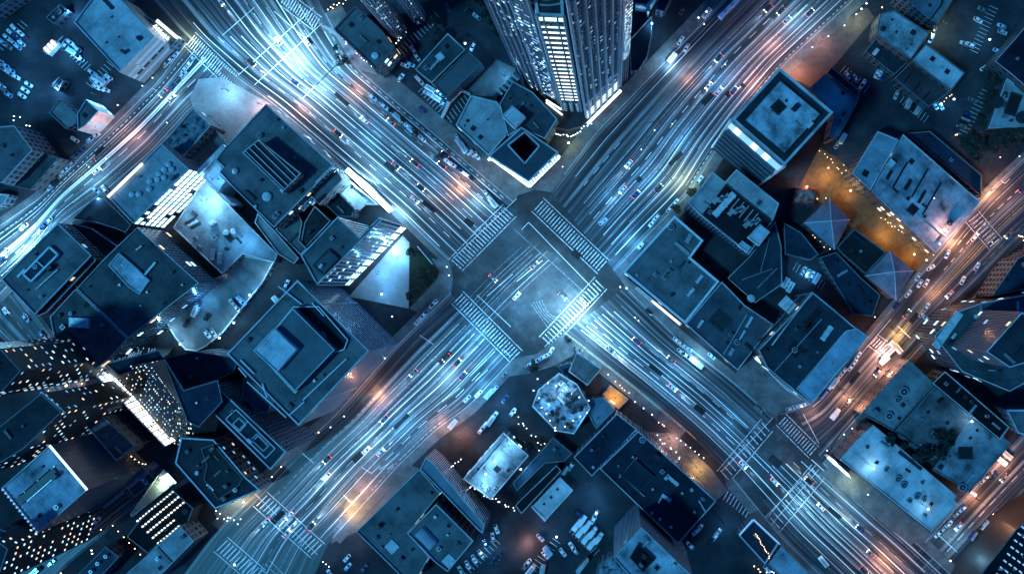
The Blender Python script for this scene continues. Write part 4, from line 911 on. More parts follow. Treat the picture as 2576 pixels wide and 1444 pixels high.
# --- upper right
t = B('louvred_tower', 'dark louvred tower with pale ring roof and worn blue inner deck', [(1962, 170), (2097, 283), (1974, 417), (1841, 301)], 67, (.03, .04, .05), wall=wallmat((80, 3.2, 1.0), (.025, .035, .05), (.07, .11, .15)), parw=1.1, par=PARA)
sub_block(t, [(1962, 200), (2067, 287), (1973, 389), (1871, 304)], 66.3, 67.6, DMET, (.42, .46, .5), 'stained', par=DMET, nm='roof_deck')
unit(t, 'hatch', *P(1958, 270, 67.5)[:2], 67.2, 5, 5, R(45))
a, c = P(1841, 301, 67), P(1974, 417, 67); 
e = (c - a); nr = Vector((e.y, -e.x, 0)).normalized(); nr = -nr if nr.dot(Vector((cam.location.x, cam.location.y, 0)) - Vector((a.x, a.y, 0))) < 0 else nr
for i in range(9):
    p = a.lerp(c, (i + .5) / 9) + nr * .2; m_ = MB(); m_.bar(Vector((p.x, p.y, 58)) - e.normalized() * 1.6, Vector((p.x, p.y, 58)) + e.normalized() * 1.6, .3, 9); m_.build('top_window', COOL if i in (1, 4, 6) else COOLD, t)
for i in range(12):
    z_ = 4 + i * 3.9; m_ = MB(); p0, p1 = Vector((a.x, a.y, z_)) + nr * .5, Vector((c.x, c.y, z_)) + nr * .5; m_.bar(p0, p1, 1.0, .5); m_.build('louvre', FINM if i % 2 else DMET, t)
m_ = MB(); m_.bar(Vector((a.x, a.y, 2)), Vector((a.x, a.y, 66.5)), 1.2, 1.2); m_.build('corner_column', PARA, t)
m_ = MB(); m_.bar(Vector((c.x, c.y, 2)), Vector((c.x, c.y, 66.5)), 1.2, 1.2); m_.build('corner_column', PARA, t)
B('strip_roof', 'smooth blue roof behind the louvred tower', [(2077, 186), (2159, 255), (2110, 345), (2086, 352), (2098, 285), (2036, 222)], 12, G4, units=[('hatch', 2122, 234, 1.6)], par=PARD, wall=BRICK)
B('strip_roof', 'dark narrow roof behind the smooth blue roof', [(2092, 168), (2162, 228), (2160, 252), (2080, 184)], 9, NAVY, par=PARD)
B('stained_roof_building', 'blue roof with dark stains and pipe in the upper right', [(2213, 36), (2250, 26), (2338, 84), (2292, 150), (2228, 106), (2205, 86)], 12, G4, 'stained', n=4, par=PARD, wall=BRICK)
B('top_roof', 'dark blue flat roof cut by the top edge', [(2262, -16), (2338, 50), (2366, 12), (2372, -24)], 14, (.12, .15, .18), n=2, par=PARD)
B('side_lane_roof', 'thin pale roof strip right of the top dark roof', [(2340, 53), (2360, 60), (2408, -16), (2378, -20)], 10, G3, par=PARD)
B('two_vent_building', 'clean pale blue roof with two square black vents', [(2330, 110), (2428, 184), (2393, 229), (2294, 152)], 12, G5, units=[('hatch', 2347, 148, 2.2), ('hatch', 2384, 180, 2.2), ('vent', 2369, 171, .8)], par=PARD, wall=BRICK)
B('brown_roof_building', 'dark brownish roof with three slits below the two vent roof', [(2293, 155), (2391, 231), (2336, 270), (2250, 198)], 9, (.07, .05, .055), units=[('hatch', 2284, 196, 6, 1, -50), ('hatch', 2308, 218, 6, 1, -50), ('hatch', 2332, 240, 5, 1, -50)], par=PARD)
B('purple_roof_building', 'large dark purple roof with a white corner edge at the right', [(2610, 30), (2556, 95), (2503, 155), (2545, 188), (2640, 270)], 15, (.022, .02, .035), par=PARA, parw=.35, wall=BRICK)
B('low_workshop', 'dark workshop roof under the stained roof', [(2208, 92), (2288, 152), (2250, 190), (2176, 130)], 6, DIM, par=PARD, n=1)
t = B('garden_roof_building', 'pale roof with dark circular beds ringed by trees, right edge', [(2532, 196), (2640, 270), (2640, 316), (2486, 324)], 10, G4, units=[('fan_unit', 2508, 258, 6, None, None, DMET), ('hatch', 2550, 262, 6, 11, 20), ('fan_unit', 2572, 296, 6, None, None, DMET)], parw=.4, wall=BRICK)
t = B('slit_roof_building', 'long pale blue roof with dark slanting slits above the amber alley', [(2272, 338), (2467, 508), (2354, 638), (2192, 482)], 14, (.30, .34, .38), 'stained', wall=BRICK, parw=.5,
  units=[('hatch', 2265, 440, 14, .9, -60), ('hatch', 2238, 440, 5, 1.6, -60), ('hatch', 2285, 465, 6, 1.8, -60), ('hatch', 2320, 495, 7, 1.5, -60), ('hatch', 2315, 460, 16, .8, -60), ('hatch', 2345, 500, 18, .8, -60), ('hatch', 2294, 406, 2.4), ('hatch', 2297, 527, 4.6), ('duct', 2350, 570, 14, .5, 40), ('box', 2240, 412, 3)], win=dict(p=.25, m=[WARMD, WARM]))
B('low_hall', 'pale roof with raised rails left of the slit roof', [(2208, 330), (2262, 352), (2190, 480), (2143, 436)], 16, (.26, .3, .34), units=[('duct', 2208, 435, 1, 1), ('hatch', 2178, 436, 3)], parw=.6)
B('dark_block', 'dark navy roof above the slit roof', [(2340, 330), (2470, 440), (2470, 496), (2280, 335)], 6, NAVY, par=PARD)
ridge('tented_house', 'hipped four sided roof house beside the amber alley', [(2087, 500), (2138, 553), (2099, 628), (2022, 561)], 12, (2091, 556), 20, (.13, .18, .24))
ridge('tented_house', 'hipped roof house standing by the orange road', [(2239, 631), (2299, 682), (2254, 756), (2177, 694)], 12, (2250, 684), 19, (.17, .22, .28))
B('back_hall', 'dark low hall between the two tented houses', [(2150, 575), (2230, 635), (2178, 690), (2120, 640), (2105, 622)], 8, (.02, .025, .03), n=4, par=PARD)
B('awning_yard', 'worn whitish awning with red border above the tented house', [(2004, 470), (2058, 478), (2048, 520), (1990, 512)], 5, (.25, .17, .15), 'mottled', cat='awning', par=plain('red_border', (.15, .02, .02)), parw=.8)
t = B('machine_roof_building', 'blue L roof around a dark machinery court right of the junction', [(1793, 433), (1824, 458), (1853, 426), (1960, 512), (1946, 552), (1884, 641), (1760, 541), (1730, 511)], 24, G4, wall=DARKP, parw=.6)
sub_block(t, [(1826, 463), (1942, 556), (1884, 634), (1766, 540)], 23.3, 24.4, DMET, (.012, .018, .025), par=DMET, nm='machinery_court')
for i in range(9):
    p = P(1800 + i * 13, 505 + i * 10 - (i % 3) * 14, 24.4); unit(t, ['duct', 'air_conditioner', 'air_conditioner'][i % 3], p.x, p.y, 24.2, 3.5, 2, R(45))
p = P(1822, 515, 25); unit(t, 'duct', p.x, p.y, 24.6, 14, 3, R(48), PALE)
for i in range(5): m_ = MB(); m_.bar(P(1835 + i * 12, 530 + i * 9, 25), P(1860 + i * 12, 500 + i * 9, 25), .5, .5); m_.build('pipe', METAL, t)
sub_block(t, [(1913, 564), (1937, 584), (1910, 619), (1882, 597)], 24, 28, PALE, (.5, .54, .58), nm='lift_house'); sub_block(t, [(1868, 606), (1891, 622), (1880, 636), (1856, 618)], 24, 26, PALE, (.45, .5, .54), nm='lift_house')
B('white_edged_building', 'broad teal-grey roof with thick white parapet at the right of the junction', [(1697, 542), (1770, 605), (1738, 648), (1810, 708), (1724, 815), (1567, 684)], 11, (.15, .17, .18), 'flat', parw=1.1, par=WHITE, units=[('duct', 1716, 625, 9, 1.6, 40), ('duct', 1733, 600, 5, 2, -60), ('fan_unit', 1688, 572, 3), ('air_conditioner', 1677, 690, 2.2, 2.2), ('air_conditioner', 1684, 684, 2.4, 2.4), ('air_conditioner', 1672, 698, 2.2, 2.2), ('hatch', 1735, 660, 1.4), ('duct', 1760, 702, 5, 1.4, -50, PALE), ('duct', 1738, 735, 5, 1.4, -50, PALE), ('vent', 1602, 692, 1)], win=dict(p=.4, m=[COOL]))
B('light_strip_wall', 'thin warm white lit fascia under the white edged roof', [(1598, 726), (1604, 721), (1716, 814), (1711, 820)], 4.5, (.7, .68, .6), wall=WHITE, parw=.3, parh=.1, cat='fascia')
m_ = MB(); m_.bar(P(1640, 757, 4.9), P(1710, 815, 4.9), .9, .4); o = m_.build('glowing_tube', WARM); tag(o, 'warm white glowing tube on top of the thin fascia', 'tube light')
t = B('plate_roof_building', 'two part slate roof with black panel grid and keyhole fixture', [(1816, 708), (1874, 768), (1946, 816), (1856, 932), (1725, 815)], 12, (.09, .10, .12), parw=.5, units=[('slab', 1812, 806, 9, 8, 40, DMET), ('duct', 1762, 815, 4.5, 1.2, -55, PALE), ('duct', 1885, 810, 6, 1.2, -60, PALE), ('fan_unit', 1854, 860, 3), ('duct', 1866, 845, 6.5, .9, -60, PALE), ('hatch', 1864, 770, 4, 1.6, -60), ('duct', 1840, 885, 4, 1.6, -60)], win=dict(p=.15, m=[WARMD, COOLD]))
m_ = MB(); m_.bar(P(1830, 708 + 62, 12.4), P(1752, 845, 12.4), .0001 + .45, .5)
a, c = P(1880, 790, 12.3), P(1820, 892, 12.3); m_ = MB(); m_.bar(a, c, .5, .5); m_.build('roof_joint', METAL, t)
B('domed_terrace', 'dark fan shaped glazed terrace with thin ribs', [(1950, 556), (1966, 620), (1968, 715), (1900, 762), (1830, 700), (1850, 680), (1886, 645)], 7, (.03, .05, .065), parw=.35, units=[('duct', 1925, 640, 18, .3, -75), ('duct', 1905, 690, 16, .3, -20), ('duct', 1930, 700, 14, .3, -45), ('disc', 1889, 751, 4)], cat='terrace')
t = B('well_roof_building', 'long dark roof with lit wells and a bright blue lower strip', [(2046, 736), (2100, 780), (2144, 818), (2184, 846), (2040, 1018), (1930, 925), (1908, 880), (1985, 800)], 20, (.035, .05, .065), wall=BRICK, parw=.5, units=[('duct', 2008, 868, 34, .4, -48), ('hatch', 2045, 800, 12, 4, -48), ('hatch', 2000, 880, 6, 7, -48), ('hatch', 2040, 830, 7, 6, -48), ('duct', 2080, 838, 8, 2.4, -55, PALE), ('fan_unit', 1999, 880, 2.8), ('vent', 2012, 922, 1.2), ('hatch', 2024, 885, 2)], win=dict(p=.2))
sub_block(t, [(2128, 832), (2156, 826), (2184, 846), (2042, 1014), (2004, 978)], 19.3, 20.6, PALE, (.34, .42, .5), 'flat', nm='blue_deck')
m_ = MB(); m_.bar(P(2044, 734, 21), P(1942, 868, 21), .6, .5); m_.build('roof_rail', PARA, t)
cn = B('lit_canopy', 'long cream white glowing storefront canopy at the foot of the well roof', [(1896, 898), (1904, 893), (2044, 1006), (2038, 1018), (1985, 985)], 5, (.7, .7, .68), wall=WHITE, parw=.3, parh=.2, cat='canopy')
for i in range(10): m_ = MB(); f = (i + .5) / 10; m_.box(P(1900 + 138 * f, 899 + 112 * f, 5.1), 3.0, 1.5, 4.85, 5.1, R(-39)); m_.build('light_panel', WHITE_L, cn)
B('rail_roof', 'dark slanting roof with black gap left of the well roof', [(1972, 790), (2012, 742), (2040, 738), (1984, 800), (1908, 876), (1900, 868)], 12, DIM, units=[('slab', 1985, 770, 6, 9, -48)], n=1, par=PARD)
B('dim_hall', 'long dim navy hall between the tented houses and the well roof', [(2062, 648), (2104, 634), (2168, 700), (2215, 742), (2196, 796), (2146, 790)], 7, NAVY, par=PARD, n=3)
B('low_workshop', 'low dark workshop behind the domed terrace', [(1972, 560), (2016, 585), (2060, 640), (2040, 655), (1975, 640)], 6, NAVY, par=PARD, n=3)
# --- right side below
t = B('equipment_building', 'large dim roof with stepped equipment and blue lit dashes, right edge', [(2407, 784), (2470, 762), (2640, 730), (2640, 930), (2540, 985), (2420, 935), (2350, 846)], 26, (.06, .08, .09), wall=DARKP, n=7, parw=.5, units=[('slab', 2385, 830, 20, 4, -55), ('duct', 2400, 845, 3, 1, -50, PALE), ('duct', 2455, 840, 3, 1, -50, PALE), ('duct', 2470, 838, 3, 1, -50, PALE), ('box', 2460, 800, 3), ('duct', 2450, 815, 9, 1, -50)], win=dict(p=.15))
t = B('stepped_tower', 'dark ribbed tower cut by the right edge', [(2570, 785), (2610, 800), (2610, 905), (2540, 925), (2480, 885)], 62, DIM, wall=RIBW, parw=.6, win=dict(p=.08))
B('right_roof', 'dark flat roof at the right edge above the equipment roof', [(2495, 745), (2560, 650), (2640, 610), (2640, 715)], 18, NAVY, n=2, par=PARD)
B('fan_roof_building', 'teal roof with two large round fans right of the orange road', [(2287, 905), (2352, 966), (2246, 1084), (2166, 1040)], 14, G3, units=[('fan_unit', 2273, 985, 4.5), ('fan_unit', 2257, 1006, 3), ('fan_unit', 2236, 1046, 4), ('hatch', 2263, 1052, 1.5)], par=PARD, wall=BRICK)
B('dim_roof_building', 'dusky grey roof with soft dark patch right of the fan roof', [(2354, 968), (2452, 1050), (2344, 1152), (2250, 1086)], 12, (.13, .13, .14), 'stained', n=3, par=PARD)
B('black_strip_building', 'black strip roof with small lit vents at the right', [(2378, 934), (2540, 1074), (2516, 1106), (2346, 964)], 15, (.008, .01, .013), n=5, par=PARA, parw=.4)
B('corner_edge_roof', 'pale edged roof at the far right above the corner road', [(2530, 1030), (2640, 1030), (2640, 1110), (2560, 1090)], 20, G2, parw=.9)
B('pale_roof_building', 'big pale blue roof with two roof lamps and dark planters, lower right', [(2197, 1068), (2407, 1247), (2400, 1258), (2412, 1268), (2342, 1337), (2112, 1155), (2168, 1092)], 14, (.50, .53, .55), parw=.6, wall=BRICK, units=[('hatch', 2206, 1164, 1.5), ('hatch', 2285, 1184, 3, 1, 35), ('hatch', 2344, 1268, 1.6), ('duct', 2290, 1158, 14, 1.6, 38, DMET), ('fan_unit', 2258, 1204, 3.2), ('fan_unit', 2273, 1220, 3.2), ('fan_unit', 2228, 1180, 2.4), ('fan_unit', 2306, 1248, 3), ('fan_unit', 2324, 1256, 2.6)])
B('tree_yard_roof', 'mottled dark yard roof with scrub right of the pale roof', [(2250, 1088), (2344, 1154), (2432, 1062), (2442, 1070), (2342, 1178), (2230, 1086)], 9, (.05, .07, .07), 'mottled', n=2, par=PARD)
B('patched_roof_building', 'mid blue roof with a dark patch beside the corner road', [(2436, 1060), (2470, 1050), (2544, 1116), (2440, 1236), (2344, 1182)], 11, (.2, .23, .26), 'stained', units=[('fan_unit', 2420, 1225, 4), ('hatch', 2430, 1140, 7, 6, 0)], par=PARD, wall=BRICK)
t = B('dotted_block', 'dark block densely dotted with dim blue lights, bottom right corner', [(2640, 1270), (2556, 1330), (2470, 1440), (2440, 1500), (2640, 1500)], 24, (.006, .01, .016), par=PARD, wall=DMET)
for i in range(9):
    for j in range(9):
        p = P(2575 - j * 9 + i * 13, 1335 + j * 17 + i * 9 - 8, 24); m_ = MB(); m_.box(p, 1.7, .7, 23.25, 23.5, R(-40)); m_.build('roof_light', COOLD, t)
t = B('light_canopy', 'glowing curved glass front along the avenue foot of the pale roof', [(2078, 1148), (2086, 1146), (2135, 1190), (2142, 1204), (2132, 1198)], 4, (.7, .72, .74), wall=WHITE, parw=.25, parh=.1, cat='canopy')
m_ = MB(); m_.bar(P(2082, 1150, 4.4), P(2134, 1196, 4.4), 1.0, .3); m_.build('light_strip', WHITE_L, t)
# --- bottom middle
t = B('flat_office', 'wide blue-grey flat roof above the bottom edge', [(1054, 1180), (1108, 1240), (1026, 1340), (1080, 1400), (1040, 1470), (1010, 1450), (896, 1337)], 15, G2, wall=PANEL, parw=.4, units=[('slab', 985, 1376, 5.2, 5.2)], win=dict(p=.15))
t = B('vaulted_roof_building', 'grey upper block with a small vaulted skylight and white hatches', [(1097, 1267), (1191, 1360), (1126, 1438), (1095, 1415), (1024, 1342)], 22, G2, wall=PANEL, parw=.5, units=[('slab', 1129, 1412, 5.0, 5.0), ('air_conditioner', 1104, 1380, 1.8), ('vent', 1126, 1345, .9)])
m_ = MB(); 
for i in range(8):
    a0, a1 = math.pi * i / 8, math.pi * (i + 1) / 8; A_, C_ = P(1054, 1335, 22), P(1091, 1372, 22); nn = Vector(((C_ - A_).y, -(C_ - A_).x, 0)).normalized() * 3
    q = lambda p, a: p + nn * math.cos(a) + Vector((0, 0, 2.2 * math.sin(a) - .6))
    m_.quad(q(A_, a0), q(C_, a0), q(C_, a1), q(A_, a1))
m_.build('vault', roofmat((.4, .45, .5), 'ribbed', .3), t)
t = B('slatted_screen', 'long slatted screen wall right of the flat office roof', [(1071, 1150), (1090, 1164), (1218, 1318), (1214, 1342), (1202, 1332), (1056, 1180)], 20, (.28, .32, .36), 'ribbed', par=PARA, wall=RIBW, cat='building')
t = B('blue_court_building', 'bright lit blue rooftop court with tall pole and lamps', [(1266, 1087), (1330, 1146), (1235, 1257), (1164, 1205)], 11, (.2, .25, .29), 'stained', wall=PANEL, parw=.5, units=[('duct', 1225, 1160, 22, .35, -50), ('air_conditioner', 1245, 1230, 1.8), ('hatch', 1250, 1180, 3)], win=dict(p=.3, m=[COOL]))
t = B('roof_garden_building', 'irregular roof garden with frosted edges and dark shrubs, bottom centre', [(1406, 938), (1452, 966), (1486, 1026), (1444, 1092), (1398, 1084), (1338, 1022), (1354, 980)], 12, (.14, .17, .2), 'mottled', wall=PANEL, par=plain('frosted_edge', (.4, .44, .48)), parw=.5, n=26)
B('small_roof', 'small square slate roof above the amber yard', [(1450, 886), (1513, 928), (1478, 970), (1430, 935)], 11, G2, wall=BRICK)
B('small_roof', 'low blue shed beside the roof garden', [(1400, 922), (1434, 912), (1476, 972), (1455, 985), (1440, 960)], 7, (.10, .16, .2), par=PARD)
B('small_roof', 'flat blue annex below the amber yard', [(1480, 1002), (1520, 1000), (1548, 1032), (1500, 1080), (1478, 1040)], 9, (.14, .2, .25), n=1, par=PARD)
B('amber_yard', 'walled brown yard floor with a single panel, lit amber', [(1535, 968), (1582, 1004), (1556, 1030), (1512, 996)], 1.2, (.28, .2, .11), par=PARD, parh=.9, cat='yard', units=[('slab', 1541, 1012, 3, 1, 40, WHITE)])
B('navy_roof_building', 'dark navy strip roof with bright pale edge left of the large navy roof', [(1552, 1040), (1602, 1080), (1489, 1198), (1443, 1150)], 15, NAVY, parw=.4, units=[('vent', 1492, 1175, 1.2)])
t = B('navy_roof_building', 'large navy roof with scattered rooftop machinery at the lower centre', [(1606, 1084), (1802, 1260), (1706, 1368), (1508, 1178)], 22, (.02, .032, .048), parw=.45, wall=DARKP, units=[('fan_unit', 1616, 1106, 3), ('duct', 1692, 1208, 7, 1.6, 40, PALE), ('duct', 1678, 1200, 3, 1.4, -45, PALE), ('air_conditioner', 1666, 1186, 2), ('duct', 1676, 1252, 5, 1.6, 35, PALE), ('duct', 1660, 1258, 3, .8, -60, PALE), ('fan_unit', 1768, 1254, 1.8), ('duct', 1766, 1272, 6, .5, 60, PALE), ('vent', 1592, 1149, 1), ('vent', 1642, 1230, 1), ('vent', 1716, 1240, 1), ('vent', 1740, 1232, 1.4), ('vent', 1640, 1290, 1), ('vent', 1660, 1305, 1.2), ('vent', 1688, 1325, 1.2), ('duct', 1580, 1175, 13, .35, -48), ('duct', 1590, 1220, 16, .35, 42)])
sub_block(t, [(1598, 1155), (1646, 1198), (1606, 1240), (1560, 1196)], 21.3, 22.4, DMET, (.02, .035, .055), par=DMET, nm='roof_deck')
B('three_vent_building', 'small pale roof with three round vents and white front, bottom centre', [(1409, 1200), (1442, 1233), (1373, 1308), (1338, 1275)], 5, G5, units=[('hatch', 1402, 1231, 1.1), ('hatch', 1386, 1251, 1.3), ('hatch', 1368, 1268, 1.1)], parw=.25, par=PALE)
B('white_wall', 'short white front wall of the three vent roof', [(1336, 1275), (1340, 1272), (1374, 1308), (1370, 1312)], 2.6, (.8, .8, .8), cat='wall', parh=.05, parw=.2, wall=WHITE, par=WHITE)
B('pergola_shed', 'long black slatted shed between the three vent roof and roof garden', [(1296, 1272), (1308, 1258), (1400, 1170), (1412, 1184), (1312, 1292)], 4, (.015, .02, .025), 'ribbed', par=PARA, parw=.3)
B('pergola_shed', 'low blue shed roof above the black slatted shed', [(1392, 1100), (1440, 1140), (1420, 1160), (1372, 1165), (1300, 1235), (1290, 1215)], 5, (.06, .09, .12), par=PARD, n=2)
t = B('court_tower', 'pale roofed tower with dark roof court and finned wall, bottom edge', [(1613, 1325), (1745, 1452), (1650, 1520), (1543, 1403)], 46, (.34, .38, .42), 'stained', wall=RIBW, parw=.4, n=1)
sub_block(t, [(1606, 1365), (1650, 1405), (1618, 1440), (1584, 1402)], 45.3, 46.2, DMET, (.01, .013, .018), par=DMET, nm='roof_well')
B('ragged_roof', 'low speckled roof cut by the bottom edge', [(1506, 1422), (1540, 1396), (1590, 1450), (1560, 1480), (1490, 1480)], 12, (.24, .28, .33), 'mottled', par=PARD)
B('white_wall', 'short pale wall block at the bottom edge', [(1448, 1434), (1478, 1402), (1482, 1410), (1452, 1450)], 4, (.5, .5, .5), cat='wall', parh=.1, parw=.3)
t = B('kiosk', 'small dark kiosk with bright white top edge and gold lights, lower right', [(1896, 1306), (1960, 1366), (1925, 1420), (1858, 1346)], 10, NAVY, parw=.7, par=plain('frosted_edge', (.4, .44, .48)), wall=DARKP, units=[('duct', 1905, 1352, 5, .5, 40)])
for a, c in (((1895, 1305), (1962, 1368)), ((1893, 1307), (1860, 1345))):
    m_ = MB(); m_.bar(P(*a, 10.3), P(*c, 10.3), .5, .3); m_.build('light_strip', COOLD, t)
B('low_roof', 'pale blue low roof right of the small kiosk', [(1965, 1372), (2035, 1440), (1995, 1480), (1930, 1420)], 7, (.34, .4, .46), n=1, par=PARD)
B('storefront_canopy', 'frosted white wall of light along the avenue, left of the verge', [(868, 428), (876, 424), (930, 466), (988, 528), (980, 534), (920, 478)], 4, (.8, .85, .9), wall=WHITE, parw=.25, parh=.1, cat='shelter')
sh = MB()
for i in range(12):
    f = i / 12; a, c = (872 + 112 * f, 427 + 104 * f), (872 + 112 * (f + .075), 427 + 104 * (f + .075)); sh = MB(); sh.bar(P(*a, 4.5), P(*c, 4.5), 2.6, .3); sh.build('light_panel', emit('storefront_glow', (.7, .92, 1.0), 5.0), bpy.data.objects['storefront_canopy'])  # glowing strip of a lit storefront canopy
# traffic signal gantries
def signal(x0, y0, x1, y1, label):
    a, c = P(x0, y0, 6.5), P(x1, y1, 6.5); r = empty('traffic_signal', (c.x, c.y, 0), label, 'traffic signal')
    m_ = MB(); m_.cyl((c.x, c.y), .16, 0, 7.2, 8, 0, .1); m_.build('pole', DMET, r)
    m_ = MB(); m_.bar(c, a, .22, .22); m_.build('arm', DMET, r)
    for t in (.35, .7, .98):
        q = c.lerp(a, t); m_ = MB(); m_.box(q, .5, .5, 5.4, 6.7, .8); m_.build('signal_head', DMET, r)
signal(1654, 426, 1710, 466, 'long dark signal arm over the upper right avenue'); signal(1600, 320, 1660, 300, 'dark signal arm near the tower forecourt'); signal(2120, 978, 2165, 1012, 'long dark signal arm over the orange road'); signal(1195, 575, 1260, 530, 'signal arm at the upper left crosswalk'); signal(1205, 870, 1150, 820, 'signal arm at the lower left crosswalk'); signal(1440, 900, 1475, 860, 'signal arm at the near right crosswalk'); signal(1560, 640, 1590, 660, 'signal arm at the right junction corner'); signal(1890, 1120, 1950, 1060, 'signal arm above the lower junction'); signal(720, 1330, 640, 1270, 'signal arm over the bottom crossing')
# ================================================================= trees
LEAF = plain('tree_leaves', (.022, .032, .026), .8, var=.5, scale=3); BARK = plain('tree_bark', (.06, .045, .035), .9)
TREES = []
def tree_proto(h, r_, seed):
    rn = random.Random(seed); root = empty('broadleaf_tree', (0, 0, 0)); m_ = MB(); m_.cyl((0, 0), .22, 0, h * .55, 7, 0, .12)
    lv = MB(); cl = [(rn.gauss(0, r_ * .42), rn.gauss(0, r_ * .42), h * rn.uniform(.5, .95), r_ * rn.uniform(.22, .45)) for _ in range(17)]
    for x, y, z, q in cl[:6]: m_.bar((0, 0, h * .4), (x, y, z), .12, .12)
    for x, y, z, q in cl:
        for _ in range(55):
            d = Vector((rn.gauss(0, 1), rn.gauss(0, 1), rn.gauss(0, .8))).normalized() * q * rn.uniform(.5, 1.1); p = Vector((x, y, z)) + d; u = Vector((rn.gauss(0, 1), rn.gauss(0, 1), rn.gauss(0, .5))).normalized() * rn.uniform(.16, .34); v = u.cross(Vector((rn.gauss(0, 1), rn.gauss(0, 1), rn.gauss(0, 1)))).normalized() * rn.uniform(.14, .3)
            lv.quad(p - u - v, p + u - v, p + u + v, p - u + v)
    a = m_.build('trunk', BARK, root); c = lv.build('crown', LEAF, root); TREES.append([root, [a, c], False])
for i in range(4): tree_proto(5.5 + i * .7, 2.2 + .35 * i, i + 3)
def trees(pts, where, z0=0.0, s=1.0):
    pts = sorted(pts)
    for i, (x, y) in enumerate(pts):
        g = TREES[i % 4]
        if g[2]:
            r = g[0].copy(); COL.objects.link(r)
            for q in g[1]: c = q.copy(); COL.objects.link(c); c.parent = r
        else: r = g[0]; g[2] = True
        r.location = P(x, y, z0); k = s * random.uniform(.8, 1.2); r.scale = (k, k, k); r.rotation_euler = (0, 0, random.uniform(0, 6))
        tag(r, 'small dark tree, %s from the left %s' % (ordn(i, len(pts)) or 'only one', where), 'tree', 'trees ' + where)
def scat(poly_, n_, sd=1):
    rn = random.Random(sd); out = []; xs = [p[0] for p in poly_]; ys = [p[1] for p in poly_]
    for _ in range(4000):
        if len(out) >= n_: break
        p = (rn.uniform(min(xs), max(xs)), rn.uniform(min(ys), max(ys)))
        if inpoly(*p, poly_) and all((p[0] - q[0]) ** 2 + (p[1] - q[1]) ** 2 > 130 for q in out): out.append(p)
    return out
trees(scat([(1036, 630), (1098, 688), (1034, 768)], 5), 'in the triangular garden bed')
trees(scat([(2450, 190), (2530, 150), (2528, 194), (2484, 324), (2576, 330), (2576, 350), (2440, 400), (2400, 380), (2440, 330), (2490, 215)], 34, 2), 'around the pale garden roof', 0, 1.15)
trees(scat([(1365, 990), (1440, 985), (1465, 1030), (1430, 1075), (1370, 1040)], 12, 3), 'on the roof garden', 11.2, .45)
trees([(1015, 302), (1048, 336), (1112, 396), (985, 278)], 'in the verge of the long sidewalk', 0, .6)
trees(scat([(815, 90), (880, 160), (860, 175), (812, 110)], 4, 4), 'on the scrubby top sidewalk', .2, .7)
trees([(1345, 920), (1300, 1105), (1312, 1120), (1330, 1112), (1350, 1120)], 'in the yard by the roof garden')
trees([(2150, 1100), (2160, 1082), (2128, 1120), (2172, 1068), (2140, 1110)], 'left of the pale roof', 0, .8)
trees([(1100, 60), (1118, 100), (1108, 120), (1216, 15), (1225, 40), (1240, 66), (1255, 90)], 'in the dark lot at the top')
trees([(1500, 560), (1740, 485), (1700, 530)][1:], 'on the sidewalk below the teal roof')
trees(scat([(2230, 1095), (2330, 1165), (2420, 1075), (2380, 1060), (2300, 1100)], 10, 6), 'among the dim roofs at lower right', 9)
# ================================================================= vehicles
CARP = bpy.data.materials.new('car_paint'); CARP.use_nodes = True
_n = CARP.node_tree.nodes; _oi = _n.new('ShaderNodeObjectInfo'); _b = _n['Principled BSDF']
CARP.node_tree.links.new(_oi.outputs['Color'], _b.inputs['Base Color']); _b.inputs['Roughness'].default_value = .3
_b.inputs['Coat Weight'].default_value = .4; _b.inputs['Metallic'].default_value = .1
GLASS = plain('dark_car_glass', (.015, .02, .026), .12, var=.05)
TYRE = plain('black_tyre', (.015, .015, .015), .85)
LENS = plain('clear_lamp_lens', (.6, .62, .64), .25)
RLENS = plain('red_lamp_lens', (.28, .015, .012), .3)
HEADON = emit('headlight_lens_on', (.85, .93, 1.0), 18.0)
HEADW = emit('warm_headlight_lens_on', (1.0, .82, .6), 16.0)
TAILON = emit('tail_light_on', (1.0, .06, .04), 7.0)
def outline(x0, x1, w, r, taper=0.0):
    pts = []
    for cx, cy, a0 in ((x1 - r, w - r, 0), (x0 + r, w - r, 90), (x0 + r, -w + r, 180), (x1 - r, -w + r, 270)):
        for a in (0, 30, 60, 90): pts.append((cx + r * math.cos(R(a0 + a)), cy + r * math.sin(R(a0 + a))))
    return [(x, y * (1 - taper * max(0, (x - x0) / (x1 - x0) - .6))) for x, y in pts]
def loft(m_, secs, mat=0, cap=True):
    n = len(secs[0][0]); k = len(m_.v)
    for pts, z in secs: m_.v += [(p[0], p[1], z) for p in pts]
    for s_ in range(len(secs) - 1):
        for i in range(n):
            j = (i + 1) % n; m_.f.append((k + s_ * n + i, k + s_ * n + j, k + (s_ + 1) * n + j, k + (s_ + 1) * n + i)); m_.m.append(mat)
    if cap: m_.f.append(tuple(k + (len(secs) - 1) * n + i for i in range(n))); m_.m.append(mat)
